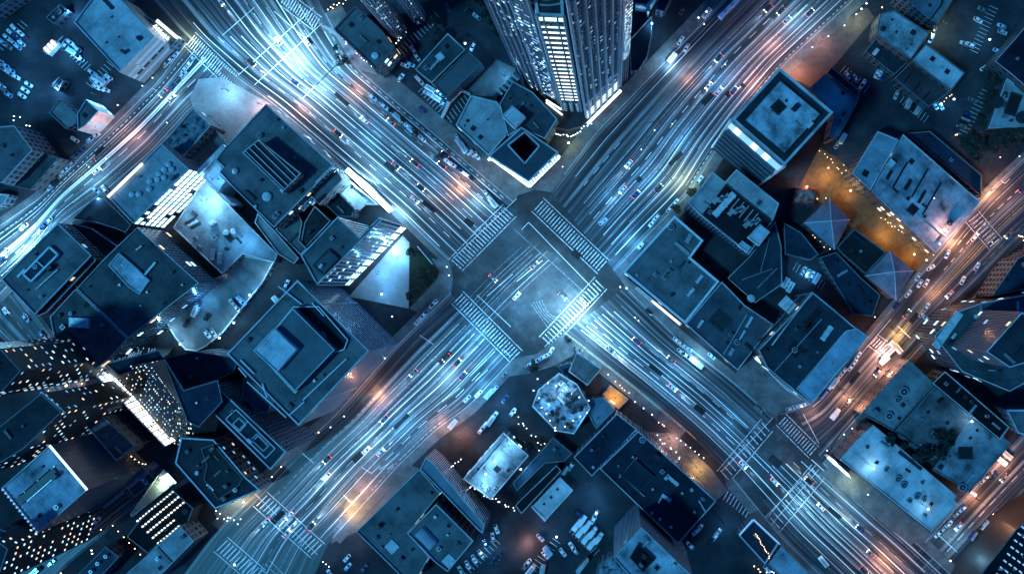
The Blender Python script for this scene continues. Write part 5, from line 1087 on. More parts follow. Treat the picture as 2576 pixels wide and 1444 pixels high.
def make_car(kind, L, W, cab0, cab1, hz, rz, lit=None):
    root = empty(kind, (0, 0, 0)); kids = []
    h = L / 2; w = W / 2
    m_ = MB(); loft(m_, [(outline(-h, h, w * .94, .45), .28), (outline(-h - .02, h + .02, w, .5, .06), .55), (outline(-h, h - .05, w * .97, .5, .1), hz - .08), (outline(-h + .1, h - .25, w * .88, .5, .12), hz)])
    loft(m_, [(outline(cab0 + .75, cab1 - .75, w * .74, .2), rz - .03), (outline(cab0 + .8, cab1 - .8, w * .7, .2), rz + .03)])
    for sy in (-1, 1):
        for (a, c) in ((cab0 + .1, cab0 + .78), (cab1 - .05, cab1 - .78)): m_.bar((a, sy * w * .84, hz), (c, sy * w * .7, rz - .02), .1, .08)
        m_.box((cab1 - .5, sy * (w + .08)), .16, .22, hz - .02, hz + .12)
    kids.append(m_.build('body', CARP, root, smooth=False)); kids[-1].parent = root
    g = MB(); loft(g, [(outline(cab0, cab1, w * .86, .25), hz - .02), (outline(cab0 + .72, cab1 - .72, w * .72, .2), rz - .02)]); kids.append(g.build('windows', GLASS, root))
    for sx in (-.31, .31):
        for sy in (-1, 1):
            t = MB(); 
            for q in range(10):
                pass
            n = 12; k = 0; r_ = .33; cx = sx * L; y0, y1 = sy * (w - .22), sy * (w + .005)
            t.v = [(cx + r_ * math.cos(2 * math.pi * i / n), y, .33 + r_ * math.sin(2 * math.pi * i / n)) for y in (y0, y1) for i in range(n)]
            t.f = [(i, (i + 1) % n, n + (i + 1) % n, n + i) for i in range(n)] + [tuple(range(n)), tuple(range(n, 2 * n))]; t.m = [0] * (n + 2)
            kids.append(t.build('wheel', TYRE, root))
    for sy in (-1, 1):
        t = MB(); t.box((h - .1, sy * w * .66), .28, .42, .6, .78); kids.append(t.build('headlight', lit or LENS, root))
    for sy in (-1, 1):
        t = MB(); t.box((-h + .06, sy * w * .68), .2, .42, .66, .82); kids.append(t.build('tail_light', TAILON if lit else RLENS, root))
    return root, kids
def make_bus(L, lit=None, name='bus', H=3.0):
    root = empty(name, (0, 0, 0)); kids = []; h = L / 2; w = 1.27
    m_ = MB(); loft(m_, [(outline(-h, h, w, .25), .4), (outline(-h, h, w, .25), 1.2), (outline(-h + .02, h - .02, w * .97, .25), H - .15), (outline(-h + .15, h - .15, w * .88, .25), H)])
    kids.append(m_.build('body', CARP, root))
    g = MB()
    for sy in (-1, 1): g.box((0, sy * (w - .01)), L * .9, .06, 1.3, H - .55)
    g.box((h - .02, 0), .08, w * 1.7, 1.2, H - .4); kids.append(g.build('windows', GLASS, root))
    for x in (-h * .5, h * .1, h * .6):
        u = MB(); u.box((x, 0), 1.8, 1.1, H, H + .25); u.box((x, 0), 1.2, .6, H + .25, H + .3); kids.append(u.build('roof_unit', METAL, root))
    for sx in (-.3, .32):
        for sy in (-1, 1):
            t = MB(); n = 12; r_ = .48; cx = sx * L; y0, y1 = sy * (w - .3), sy * (w + .01)
            t.v = [(cx + r_ * math.cos(2 * math.pi * i / n), y, .48 + r_ * math.sin(2 * math.pi * i / n)) for y in (y0, y1) for i in range(n)]
            t.f = [(i, (i + 1) % n, n + (i + 1) % n, n + i) for i in range(n)] + [tuple(range(n)), tuple(range(n, 2 * n))]; t.m = [0] * (n + 2)
            kids.append(t.build('wheel', TYRE, root))
    for sy in (-1, 1):
        t = MB(); t.box((h, sy * w * .7), .12, .4, .7, .95); kids.append(t.build('headlight', lit or LENS, root))
    return root, kids
def make_truck(L):
    root = empty('delivery_truck', (0, 0, 0)); kids = []; h = L / 2; w = 1.2
    m_ = MB(); loft(m_, [(outline(h - 1.9, h, w * .92, .25), .45), (outline(h - 1.9, h, w * .92, .25), 1.5), (outline(h - 1.9, h - .5, w * .85, .2), 2.2)]); kids.append(m_.build('cab', CARP, root))
    g = MB(); g.bar((h - .12, 0, 1.45), (h - .55, 0, 2.12), w * 1.5, .06); kids.append(g.build('windscreen', GLASS, root))
    c = MB(); c.box((-.95, 0), L - 2.0, 2 * w, .8, 2.9); c.box((-.95, 0), L - 2.2, 2 * w - .2, 2.9, 2.96); kids.append(c.build('cargo_box', WHITE, root))
    for x in (-h * .55, h * .62):
        for sy in (-1, 1):
            t = MB(); n = 12; r_ = .42; y0, y1 = sy * (w - .3), sy * (w - .02)
            t.v = [(x + r_ * math.cos(2 * math.pi * i / n), y, .42 + r_ * math.sin(2 * math.pi * i / n)) for y in (y0, y1) for i in range(n)]
            t.f = [(i, (i + 1) % n, n + (i + 1) % n, n + i) for i in range(n)] + [tuple(range(n)), tuple(range(n, 2 * n))]; t.m = [0] * (n + 2)
            kids.append(t.build('wheel', TYRE, root))
    return root, kids
PROTO = {'sedan': make_car('parked_car', 4.6, 1.85, -1.9, 1.15, .88, 1.42), 'wagon': make_car('parked_car', 4.8, 1.95, -2.3, 1.1, 1.0, 1.7),
         'van': make_bus(5.6, name='parked_van', H=2.3), 'bus': make_bus(16.5), 'truck': make_truck(6.4),
         'lit': make_car('moving_car', 4.6, 1.85, -1.9, 1.15, .88, 1.42, HEADON), 'litw': make_car('moving_car', 4.8, 1.95, -2.3, 1.1, 1.0, 1.6, HEADW)}
KCAT = {'sedan': 'car', 'wagon': 'car', 'van': 'van', 'bus': 'bus', 'truck': 'truck', 'lit': 'car', 'litw': 'car'}
USED = set(); CARPOS = []
COLS = {'white': (.80, .82, .84), 'silver': (.48, .5, .53), 'pale blue': (.38, .60, .80), 'grey': (.16, .17, .18), 'black': (.02, .022, .025), 'dark blue': (.02, .05, .14), 'red': (.30, .03, .03)}
def car(kind, x, y, ang, colr, label, group=None, beam=0, z=0.0):
    root, kids = PROTO[kind]
    if kind in USED:
        r = root.copy(); COL.objects.link(r); ks = []
        for q in kids: c = q.copy(); COL.objects.link(c); c.parent = r; ks.append(c)
    else: USED.add(kind); r, ks = root, kids
    p = P(x, y, z); r.location = (p.x, p.y, z + .03); r.rotation_euler = (0, 0, R(-ang))
    for q in ks: q.color = rgba(COLS[colr])
    tag(r, label, KCAT[kind], group)
    if beam:
        l = bpy.data.lights.new('headlight_beam', 'SPOT'); l.energy = beam; l.spot_size = R(30); l.spot_blend = .8; l.shadow_soft_size = .25
        l.color = (.44, .75, 1.0) if kind == 'lit' else (1.0, .74, .48)
        o = bpy.data.objects.new('headlight_beam', l); COL.objects.link(o); o.parent = r
        o.location = (2.5, 0, .75); o.rotation_euler = (0, R(-83), 0)
        # spot points along local -Z: turn -Z to +X, pitched a little down
        o.rotation_euler = Vector((1, 0, -.055)).to_track_quat('-Z', 'Y').to_euler()
    CARPOS.append((p.x, p.y)); return r
def pickc(): return random.choices(['white', 'silver', 'pale blue', 'grey', 'black', 'dark blue'], [6, 4, 4, 1.5, 1, 1])[0]
def row(x0, y0, x1, y1, n, ang, where, kind=None, colr=None, z=0.0):
    """n cars in a line; where completes the label"""
    L = []
    for i in range(n):
        t = 0 if n == 1 else i / (n - 1); L.append((x0 + (x1 - x0) * t, y0 + (y1 - y0) * t))
    L.sort()
    for i, (x, y) in enumerate(L):
        k = kind or random.choices(['sedan', 'wagon', 'van'], [5, 3, 1])[0]; c = colr or pickc()
        a = ang + random.uniform(-3, 3) + (180 if random.random() < .4 else 0)
        w = {'sedan': 'car', 'wagon': 'estate car', 'van': 'van', 'bus': 'bus', 'truck': 'box truck'}[k]
        lab = '%s %s parked %s' % (c, w, where) if n == 1 else '%s %s, %s from left in %s' % (c, w, ordn(i, n), where)
        car(k, x + random.uniform(-.8, .8), y + random.uniform(-.8, .8), a, c, lab, None if n == 1 else 'cars parked in ' + where, z=z)
for t in [
 (10, 108, 38, 72, 4, 40, 'the far upper left lot'), (24, 118, 52, 84, 4, 40, 'the second upper left lot row'), (47, 118, 57, 110, 2, 40, 'the pair under those rows'),
 (168, 118, 205, 150, 5, 35, 'the row left of the blue warehouse'), (178, 108, 196, 124, 2, 35, 'the pair against the blue warehouse'),
 (5, 170, 42, 195, 4, 30, 'the row near the left picture edge'), (0, 155, 30, 178, 3, 30, 'the short upper row by the left edge'), (5, 218, 25, 240, 3, 35, 'the group above the left office'),
 (58, 242, 75, 214, 3, 35, 'the trio by the reddish kiosk'),
 (234, 184, 256, 196, 3, 35, 'the upper warehouse bay'), (228, 192, 248, 206, 3, 35, 'the lower warehouse bay'), (250, 212, 276, 196, 4, 35, 'the middle bay below the warehouse'), (244, 220, 268, 226, 3, 35, 'the bottom bay below the warehouse'),
 (420, 161, 443, 142, 3, -50, 'the kerb row by the warehouse wall'), (466, 178, 486, 150, 3, -52, 'the kerb row by the left crosswalk'), (437, 220, 462, 190, 2, -50, 'the median pair on the curved street'),
 (190, 352, 197, 346, 1, 35, 'on the corner by the small lit office'), (230, 352, 243, 342, 2, -35, 'the pair outside the small lit office'),
 (198, 388, 209, 379, 2, -42, 'the pair on the curved street kerb'), (160, 436, 182, 416, 3, -42, 'the curved street middle row'), (129, 471, 141, 460, 2, -42, 'the curved street lower pair'), (104, 580, 125, 556, 3, -45, 'the row above the skylight building'),
 (243, 478, 243, 478, 1, 35, 'at the corner of the tank roof building'), (266, 476, 266, 476, 1, 50, 'against the tank roof building'),
 (1024, 152, 1024, 152, 1, 60, 'beside the long dark shed roof'), (1040, 128, 1050, 146, 2, 55, 'the pair left of the dark shed'), (1009, 197, 1009, 197, 1, -55, 'at the lot corner below the shed'), (1052, 200, 1058, 206, 2, 50, 'the pair under the shed end'), (1020, 166, 1034, 164, 2, 20, 'the two loose cars by the shed'),
 (1076, 236, 1100, 250, 4, 30, 'the upper lot row by the curved wall'), (1084, 226, 1108, 238, 3, 30, 'the top lot row by the curved wall'),
 (1117, 262, 1140, 230, 4, -55, 'the line beside the curved white wall'), (1063, 276, 1063, 276, 1, 40, 'at the foot of the small lot'), (1190, 119, 1190, 119, 1, -55, 'beside the ribbed shed roof'), (1087, 55, 1087, 55, 1, 60, 'under the fluted tower'), (1182, 32, 1182, 32, 1, 40, 'near the tall tower wing'), (1199, 44, 1199, 44, 1, 40, 'below the car near the tower'),
 (1126, 20, 1126, 20, 1, 60, 'in the dark lot at the top'),
 (1166, 374, 1200, 392, 4, 62, 'the row below the pale angular roof'), (1152, 350, 1158, 362, 2, 50, 'the pair left of the angular roof'),
 (940, 246, 940, 246, 1, 42, 'first in the verge above the avenue'), (968, 270, 968, 270, 1, 42, 'in the verge beside the long sidewalk'), (1003, 298, 1003, 298, 1, 40, 'midway along the long sidewalk verge'), (1028, 320, 1040, 330, 2, 40, 'the verge pair by the long sidewalk'), (1062, 350, 1062, 350, 1, 40, 'at the lower end of the verge'),
 (1128, 408, 1138, 414, 2, 38, 'the pair by the amber lit sidewalk'), (1158, 428, 1182, 446, 4, 38, 'the row beside the amber lit sidewalk'), (1226, 489, 1242, 512, 3, 48, 'the row nearest the main crossing'),
 (1716, 26, 1716, 26, 1, -68, 'alone on the plaza right of the tower'), (1727, 122, 1727, 122, 1, -60, 'in the lit lay-by'), (1712, 103, 1712, 103, 1, -60, 'beyond the lit lay-by'), (1777, 36, 1777, 36, 1, -50, 'by the warm lamp near the bus'),
 (1518, 558, 1518, 558, 1, -40, 'stopped at the top crosswalk'), (1760, 453, 1760, 453, 1, -50, 'by the blue roof corner'), (1684, 526, 1698, 510, 2, -48, 'the kerb pair below the teal roof'), (1640, 562, 1652, 548, 2, -48, 'the dark kerb pair below those'), (1613, 617, 1613, 617, 1, -48, 'near the white edged roof'),
 (2132, 190, 2150, 200, 3, 60, 'the row behind the louvred tower'), (2164, 222, 2170, 212, 2, -60, 'the pair behind the pale strip roof'), (2204, 188, 2220, 192, 3, -65, 'the row below the stained roof'), (2340, 100, 2347, 80, 3, -65, 'the line by the two vent roof'),
 (2470, 25, 2470, 25, 1, 30, 'top of the right hand lot'), (2459, 53, 2459, 53, 1, 30, 'second down the right hand lot'), (2425, 112, 2440, 116, 2, 25, 'the pair in the middle of the right lot'), (2518, 68, 2520, 82, 2, 25, 'the pair along the purple roof'), (2508, 130, 2508, 130, 1, 25, 'at the corner of the purple roof'), (2475, 172, 2475, 172, 1, -30, 'near the white corner wall'),
 (2254, 241, 2254, 241, 1, -65, 'below the brown roof corner'), (2284, 262, 2306, 278, 4, -62, 'the row below the brown roof'), (2352, 268, 2366, 268, 2, 60, 'the pair at the brown roof end'), (2445, 253, 2445, 253, 1, 20, 'top of the dark file by the trees'), (2430, 288, 2430, 288, 1, 20, 'midway down the file by the trees'), (2424, 303, 2424, 303, 1, 20, 'lower in the file by the trees'), (2418, 318, 2418, 318, 1, 20, 'at the end of the file by the trees'), (2118, 350, 2118, 350, 1, -60, 'by the tower foot'),
 (2105, 365, 2112, 350, 1, -60, 'above the amber alley'),
 (2021, 681, 2052, 700, 4, -62, 'the courtyard row by the domed terrace'), (1974, 712, 1986, 722, 3, -60, 'the row right of the white edged roof'),
 (2382, 640, 2378, 646, 1, -62, 'at the tented roof by the road'), (2457, 670, 2457, 670, 1, -62, 'in the right lane of the orange road'), (2420, 706, 2420, 706, 1, -65, 'lower in the orange road'), (2340, 674, 2340, 674, 1, -30, 'outside the second tented house'), (2308, 698, 2308, 698, 1, -60, 'below the second tented house'), (2312, 714, 2328, 712, 2, -60, 'the pair at the kerb of the orange road'),
 (2284, 738, 2284, 738, 1, -50, 'on the left kerb of the orange road'), (2252, 770, 2252, 770, 1, -50, 'further down the orange road kerb'), (2318, 788, 2330, 772, 2, -52, 'the pair on the orange road'), (2330, 802, 2330, 802, 1, 40, 'askew on the orange road'),
 (2158, 895, 2158, 895, 1, -50, 'at the kerb by the crossing ladder'), (2140, 922, 2148, 912, 2, -50, 'the kerb pair below the ladder crossing'), (2110, 946, 2122, 934, 2, -50, 'the second kerb pair below the ladder'), (2072, 992, 2096, 962, 3, -50, 'the lower kerb row of the orange road'),
 (2133, 1010, 2133, 1010, 1, -55, 'behind the white box truck'), (1988, 1026, 2016, 1019, 3, -12, 'the row at the corner of the lit canopy'),
 (1632, 785, 1632, 785, 1, 42, 'alone in the lay-by beside the white edged roof'), (1790, 895, 1790, 895, 1, 40, 'in the verge under the big roof'), (1702, 856, 1732, 876, 4, 38, 'the upper row of the lit lay-by'), (1712, 884, 1756, 916, 5, 38, 'the lower row of the lit lay-by'), (1907, 1028, 1907, 1028, 1, 38, 'at the end of the avenue'),
 (1326, 922, 1372, 896, 5, -28, 'the near crossing corner row'), (1387, 882, 1387, 882, 1, -60, 'by the near crosswalk end'), (1430, 852, 1430, 852, 1, 50, 'on the crossing corner'), (1455, 878, 1455, 878, 1, 30, 'behind the crossing corner'),
 (1268, 945, 1268, 945, 1, -45, 'beside the bright service lane'), (1232, 990, 1244, 980, 2, -50, 'the pair in the bright service lane'), (1176, 1003, 1204, 990, 2, -45, 'the pair at the service lane edge'), (1270, 1003, 1270, 1003, 1, -55, 'in the blue lot'), (1236, 1058, 1244, 1046, 2, -55, 'the middle pair of the blue lot'), (1212, 1080, 1220, 1070, 2, -55, 'the lower pair of the blue lot'), (1290, 1036, 1290, 1036, 1, -50, 'right side of the blue lot'), (1140, 1066, 1148, 1072, 1, -50, 'by the orange lit corner'),
 (1052, 808, 1092, 764, 6, -50, 'the kerb row beside the garden bed'),
 (503, 764, 494, 784, 3, -65, 'the white file on the parking deck', None, None, 4.6), (588, 762, 596, 772, 2, 50, 'the deck pair by the railing', None, None, 4.6), (604, 752, 612, 758, 2, 50, 'the upper deck pair by the railing', None, None, 4.6), (523, 796, 523, 796, 1, -60, 'alone mid deck', None, 'black', 4.6), (472, 812, 472, 812, 1, -55, 'with dark paint on the left of the deck', None, 'black', 4.6), (524, 840, 538, 836, 2, 55, 'the bottom pair on the deck', None, None, 4.6),
 (722, 716, 722, 716, 1, -70, 'in the alley above the penthouse block'), (700, 756, 700, 756, 1, 50, 'by the deck wall'),
 (1424, 1182, 1436, 1172, 2, -55, 'the pair left of the navy roof'), (1372, 1395, 1378, 1384, 2, 50, 'the pair right of the red glow'), (1360, 1350, 1360, 1350, 1, 50, 'above the red glow'), (1416, 1388, 1416, 1388, 1, 55, 'in the middle of the bottom lot'), (1440, 1372, 1446, 1382, 2, 50, 'the bottom lot pair near the trucks'), (1322, 1424, 1328, 1414, 2, -50, 'the pair at the bottom edge'), (1334, 1434, 1340, 1426, 2, -50, 'the lower pair at the bottom edge'), (1366, 1430, 1366, 1430, 1, -80, 'right of the bottom edge pairs'), (1492, 1306, 1498, 1294, 2, -60, 'the pair above the truck rows'), (1456, 1290, 1456, 1290, 1, 40, 'above the truck rows'),
 (1735, 1370, 1735, 1370, 1, 42, 'below the navy roof corner'), (1788, 1360, 1806, 1338, 3, -50, 'the lot right of the navy roof'), (2070, 1410, 2070, 1410, 1, 50, 'by the small kiosk at the bottom'), (1750, 1335, 1758, 1328, 2, -50, 'the pair under the navy roof wall'), (1930, 1430, 1930, 1430, 1, 50, 'at the bottom by the kiosk'),
 (1222, 1366, 1222, 1366, 1, 65, 'right of the vaulted roof'), (1160, 1432, 1210, 1392, 4, 60, 'the row along the vaulted roof block'), (1240, 1412, 1260, 1396, 3, -60, 'the row in the bottom centre lot'), (1250, 1330, 1250, 1330, 1, 70, 'under the screen wall'), (1240, 1350, 1240, 1350, 1, 75, 'at the screen wall end'),
 (874, 1402, 880, 1396, 1, -45, 'in the lot by the bottom crossing'), (876, 1424, 876, 1424, 1, -50, 'lower in the lot by the bottom crossing'), (918, 1427, 918, 1427, 1, -55, 'right in the lot by the bottom crossing'), (832, 1440, 832, 1440, 1, 50, 'at the bottom crossing corner'),
 (2530, 1143, 2530, 1143, 1, 40, 'top of the corner road kerb'), (2516, 1158, 2516, 1158, 1, 40, 'second down the corner road kerb'), (2486, 1195, 2500, 1192, 2, -45, 'the kerb pair of the corner road'), (2472, 1206, 2472, 1206, 1, -45, 'below the kerb pair of the corner road'), (2444, 1238, 2444, 1238, 1, 35, 'by the pale roof corner'), (2406, 1290, 2420, 1278, 2, -45, 'the kerb pair by the pale roof'), (2372, 1328, 2386, 1316, 2, -45, 'the lower kerb pair by the pale roof'), (2358, 1342, 2358, 1342, 1, -45, 'at the pale roof foot'),
 (2502, 1290, 2502, 1290, 1, -55, 'driving up the corner road'), (2478, 1320, 2478, 1320, 1, -55, 'second driving up the corner road'), (2445, 1345, 2445, 1345, 1, -55, 'third driving up the corner road'),
 (365, 1208, 365, 1208, 1, 55, 'at the top of the dark street', None, 'pale blue'), (227, 1330, 227, 1330, 1, 55, 'midway in the dark street', None, 'pale blue'), (202, 1352, 202, 1352, 1, 55, 'second midway in the dark street', None, 'pale blue'), (165, 1376, 165, 1376, 1, -40, 'lower in the dark street', None, 'pale blue'), (132, 1414, 132, 1414, 1, -40, 'near the end of the dark street', None, 'pale blue'), (93, 1436, 93, 1436, 1, -40, 'at the end of the dark street', None, 'pale blue'), (247, 1308, 247, 1308, 1, -50, 'at the kerb of the dark street', None, 'pale blue'),
 (18, 784, 18, 784, 1, 50, 'with bright roof on the back street', None, 'white'), (68, 800, 68, 800, 1, 55, 'upper on the back street', None, 'pale blue'), (109, 843, 109, 843, 1, 55, 'lower on the back street', None, 'pale blue'),
]: row(*t)
for i, (x, y) in enumerate([(1452, 1318), (1464, 1308), (1462, 1334), (1476, 1322), (1476, 1350), (1491, 1336), (1490, 1364), (1506, 1350)]):
    car('truck', x, y, -52, 'white', 'white box truck, %s in the dark bottom lot' % ('%s column from left, %s' % (ORD[i // 2], 'lower' if i % 2 == 0 else 'upper')), 'white box trucks parked in the dark lot')
for i, (x, y, a) in enumerate([(2246, 868, 40), (2238, 882, -45), (2228, 892, -45), (2222, 905, -40), (2256, 876, 50)]):
    car('van', x, y, a, 'white', 'white van, %s from left, bunched at the ladder crossing on the orange road' % ORD[[3, 2, 1, 0, 4][i]], 'white vans at the ladder crossing')
car('truck', 2099, 1040, -52, 'white', 'white box truck heading down the orange road by the lower junction')
car('bus', 1838, 20, -45, 'pale blue', 'long pale blue bus at the top of the upper right avenue'); 
car('van', 1690, 148, -50, 'white', 'white van under the brightest lamp of the lay-by')
# traffic, headlights on, standing in its lanes
def traffic(k, s, ts, fwd, where, beam=6500, warm=.15):
    ts = sorted(ts)
    if len(ts) > 3: ts = ts[:1] + [ts[len(ts) // 2]] + ts[-1:] if len(ts) < 6 else ts[::2] + ts[-1:]
    for i, t in enumerate(ts):
        x, y = legpt(k, s, t); a = legdir(k, s, t) + (0 if fwd else 180)
        wv = random.random() < warm; c = random.choice(['silver', 'grey', 'black', 'dark blue', 'white'])
        car('litw' if wv else 'lit', x, y, a, c, '%s car, headlights on, %s in %s' % (c.replace('dark blue', 'navy'), (ordn(i if k != 'nw' else len(ts) - 1 - i, 9) + ' from crossing') if len(ts) > 1 else 'alone', where),
            'cars driving in ' + where, beam)
def jit(n, a=.05, b_=.95): 
    st = (b_ - a) / n
    return [a + st * (i + random.uniform(.15, .85)) for i in range(n)]
for t in [('nw', .24, jit(5, .25, .9), True, 'the outer lane of the upper left avenue'), ('nw', .4, jit(6, .03, .9), True, 'the inner lane of the upper left avenue'), ('nw', .575, jit(4, .1, .85), False, 'the middle lane of the upper left avenue'), ('nw', .77, jit(4, .12, .85), False, 'the far lane of the upper left avenue'), ('nw', .89, [.75], False, 'the kerb lane of the upper left avenue'),
          ('ne', .41, jit(4, .2), False, 'the inner lane of the upper right avenue'), ('ne', .53, jit(5, .1), False, 'the middle lane of the upper right avenue'), ('ne', .65, jit(5, .15), True, 'the third lane of the upper right avenue', 900, .4), ('ne', .77, jit(5, .12), True, 'the fourth lane of the upper right avenue', 900, .5),
          ('se', .22, jit(5, .06, .98), True, 'the near lane of the lower right avenue'), ('se', .37, jit(4, .1, .98), True, 'the second lane of the lower right avenue'), ('se', .56, [.12, .3, .7, .86], False, 'the third lane of the lower right avenue', 900, .4), ('se', .69, [.2, .62, .78], False, 'the far lane of the lower right avenue'),
          ('sw', .33, jit(4, .15, .8), True, 'the far lane of the lower left avenue'), ('sw', .47, jit(6, .08, .8), True, 'the second lane of the lower left avenue'), ('sw', .59, jit(5, .06, .82), False, 'the third lane of the lower left avenue'), ('sw', .73, jit(5, .1, .85), False, 'the near lane of the lower left avenue'),
          ('west street', .3, jit(3), True, 'the upper lane of the curved street'), ('west street', .53, jit(5, .03, .97), False, 'the lower lane of the curved street'),
          ('east road', .3, [.45, .72, .9], True, 'the left lane of the orange road', 1500, .8), ('east road', .66, [.3, .6, .84], False, 'the right lane of the orange road', 1500, .8), ('corner road', .3, [.35, .7], True, 'the left lane of the corner road', 1500, .8)]: traffic(*t)
for i, (x, y, a, w) in enumerate([(1240, 700, 42, 'entering from the upper left'), (1345, 668, -45, 'in the middle of the junction'), (1300, 745, -48, 'left of the junction middle'), (1415, 745, 42, 'right of the junction middle'), (1470, 760, 225, 'at the lower right crosswalk')]):
    car('lit', x, y, a, random.choice(['white', 'silver', 'grey']), 'car crossing the main junction %s with headlights on' % w, 'cars crossing the main junction', 3500)

# ================================================================= lamps
LAMPC = {'cool': ((.12, .50, 1.0), BULBC), 'white': ((.30, .69, 1.0), BULBC), 'warm': ((1.0, .42, .22), BULBW), 'amber': ((1.0, .54, .17), BULBW), 'pink': ((1.0, .46, .36), BULBW), 'green': ((.72, .92, .62), BULBC), 'red': ((1.0, .2, .12), BULBR)}
LK = 0.40
def lamp(x, y, colr, pw, where, h=9.0, z0=0.0, arm=(1.8, 45), soft=.35):
    c, bm_ = LAMPC[colr]; pw *= (1.5 if x > 2140 and y > 430 and colr in ('warm', 'pink') else 1) * {'warm': 1.3, 'amber': 1.1, 'pink': 1.2, 'cool': 1.0}.get(colr, 1.0)
    if colr in ('warm', 'pink', 'amber', 'red') and h >= 7: h *= .85; pw *= .8
    p = P(x, y, h + z0); a = R(-arm[1]); fx, fy = p.x - arm[0] * math.cos(a), p.y - arm[0] * math.sin(a)
    r = empty('street_lamp', (fx, fy, z0), '%s glowing street lamp %s' % ({'cool': 'blue white', 'white': 'bright white', 'warm': 'orange', 'amber': 'amber', 'pink': 'pinkish', 'green': 'pale greenish', 'red': 'red'}[colr], where), 'street lamp', 'street lamps')
    m_ = MB(); m_.cyl((fx, fy), .14, z0, h + z0 + .35, 8, 0, .08); m_.box((fx, fy), .5, .5, z0, z0 + .35); m_.build('pole', DMET, r)
    if arm[0] > 0: m_ = MB(); m_.bar((fx, fy, h + z0 + .3), (p.x, p.y, h + z0 + .45), .12, .12); m_.build('arm', DMET, r)
    m_ = MB()
    if pw >= 2300:      # cut-off lantern: metal hood above, lit glass below
        m_.box((p.x, p.y), .95, .5, h + z0 + .15, h + z0 + .4, a, 1); m_.box((p.x, p.y), .8, .38, h + z0 + .05, h + z0 + .15, a, 0); m_.build('lamp_head', [bm_, DMET], r)
    else: m_.sphere((p.x, p.y, h + z0), .5, 10, 6); m_.build('lamp_head', bm_, r, smooth=True)
    if pw:
        l = bpy.data.lights.new('lamp_glow', 'POINT'); l.energy = pw * LK; l.color = c; l.shadow_soft_size = soft
        o = bpy.data.objects.new('lamp_glow', l); COL.objects.link(o); o.parent = r; o.location = (p.x - fx, p.y - fy, h - .9)
    return r
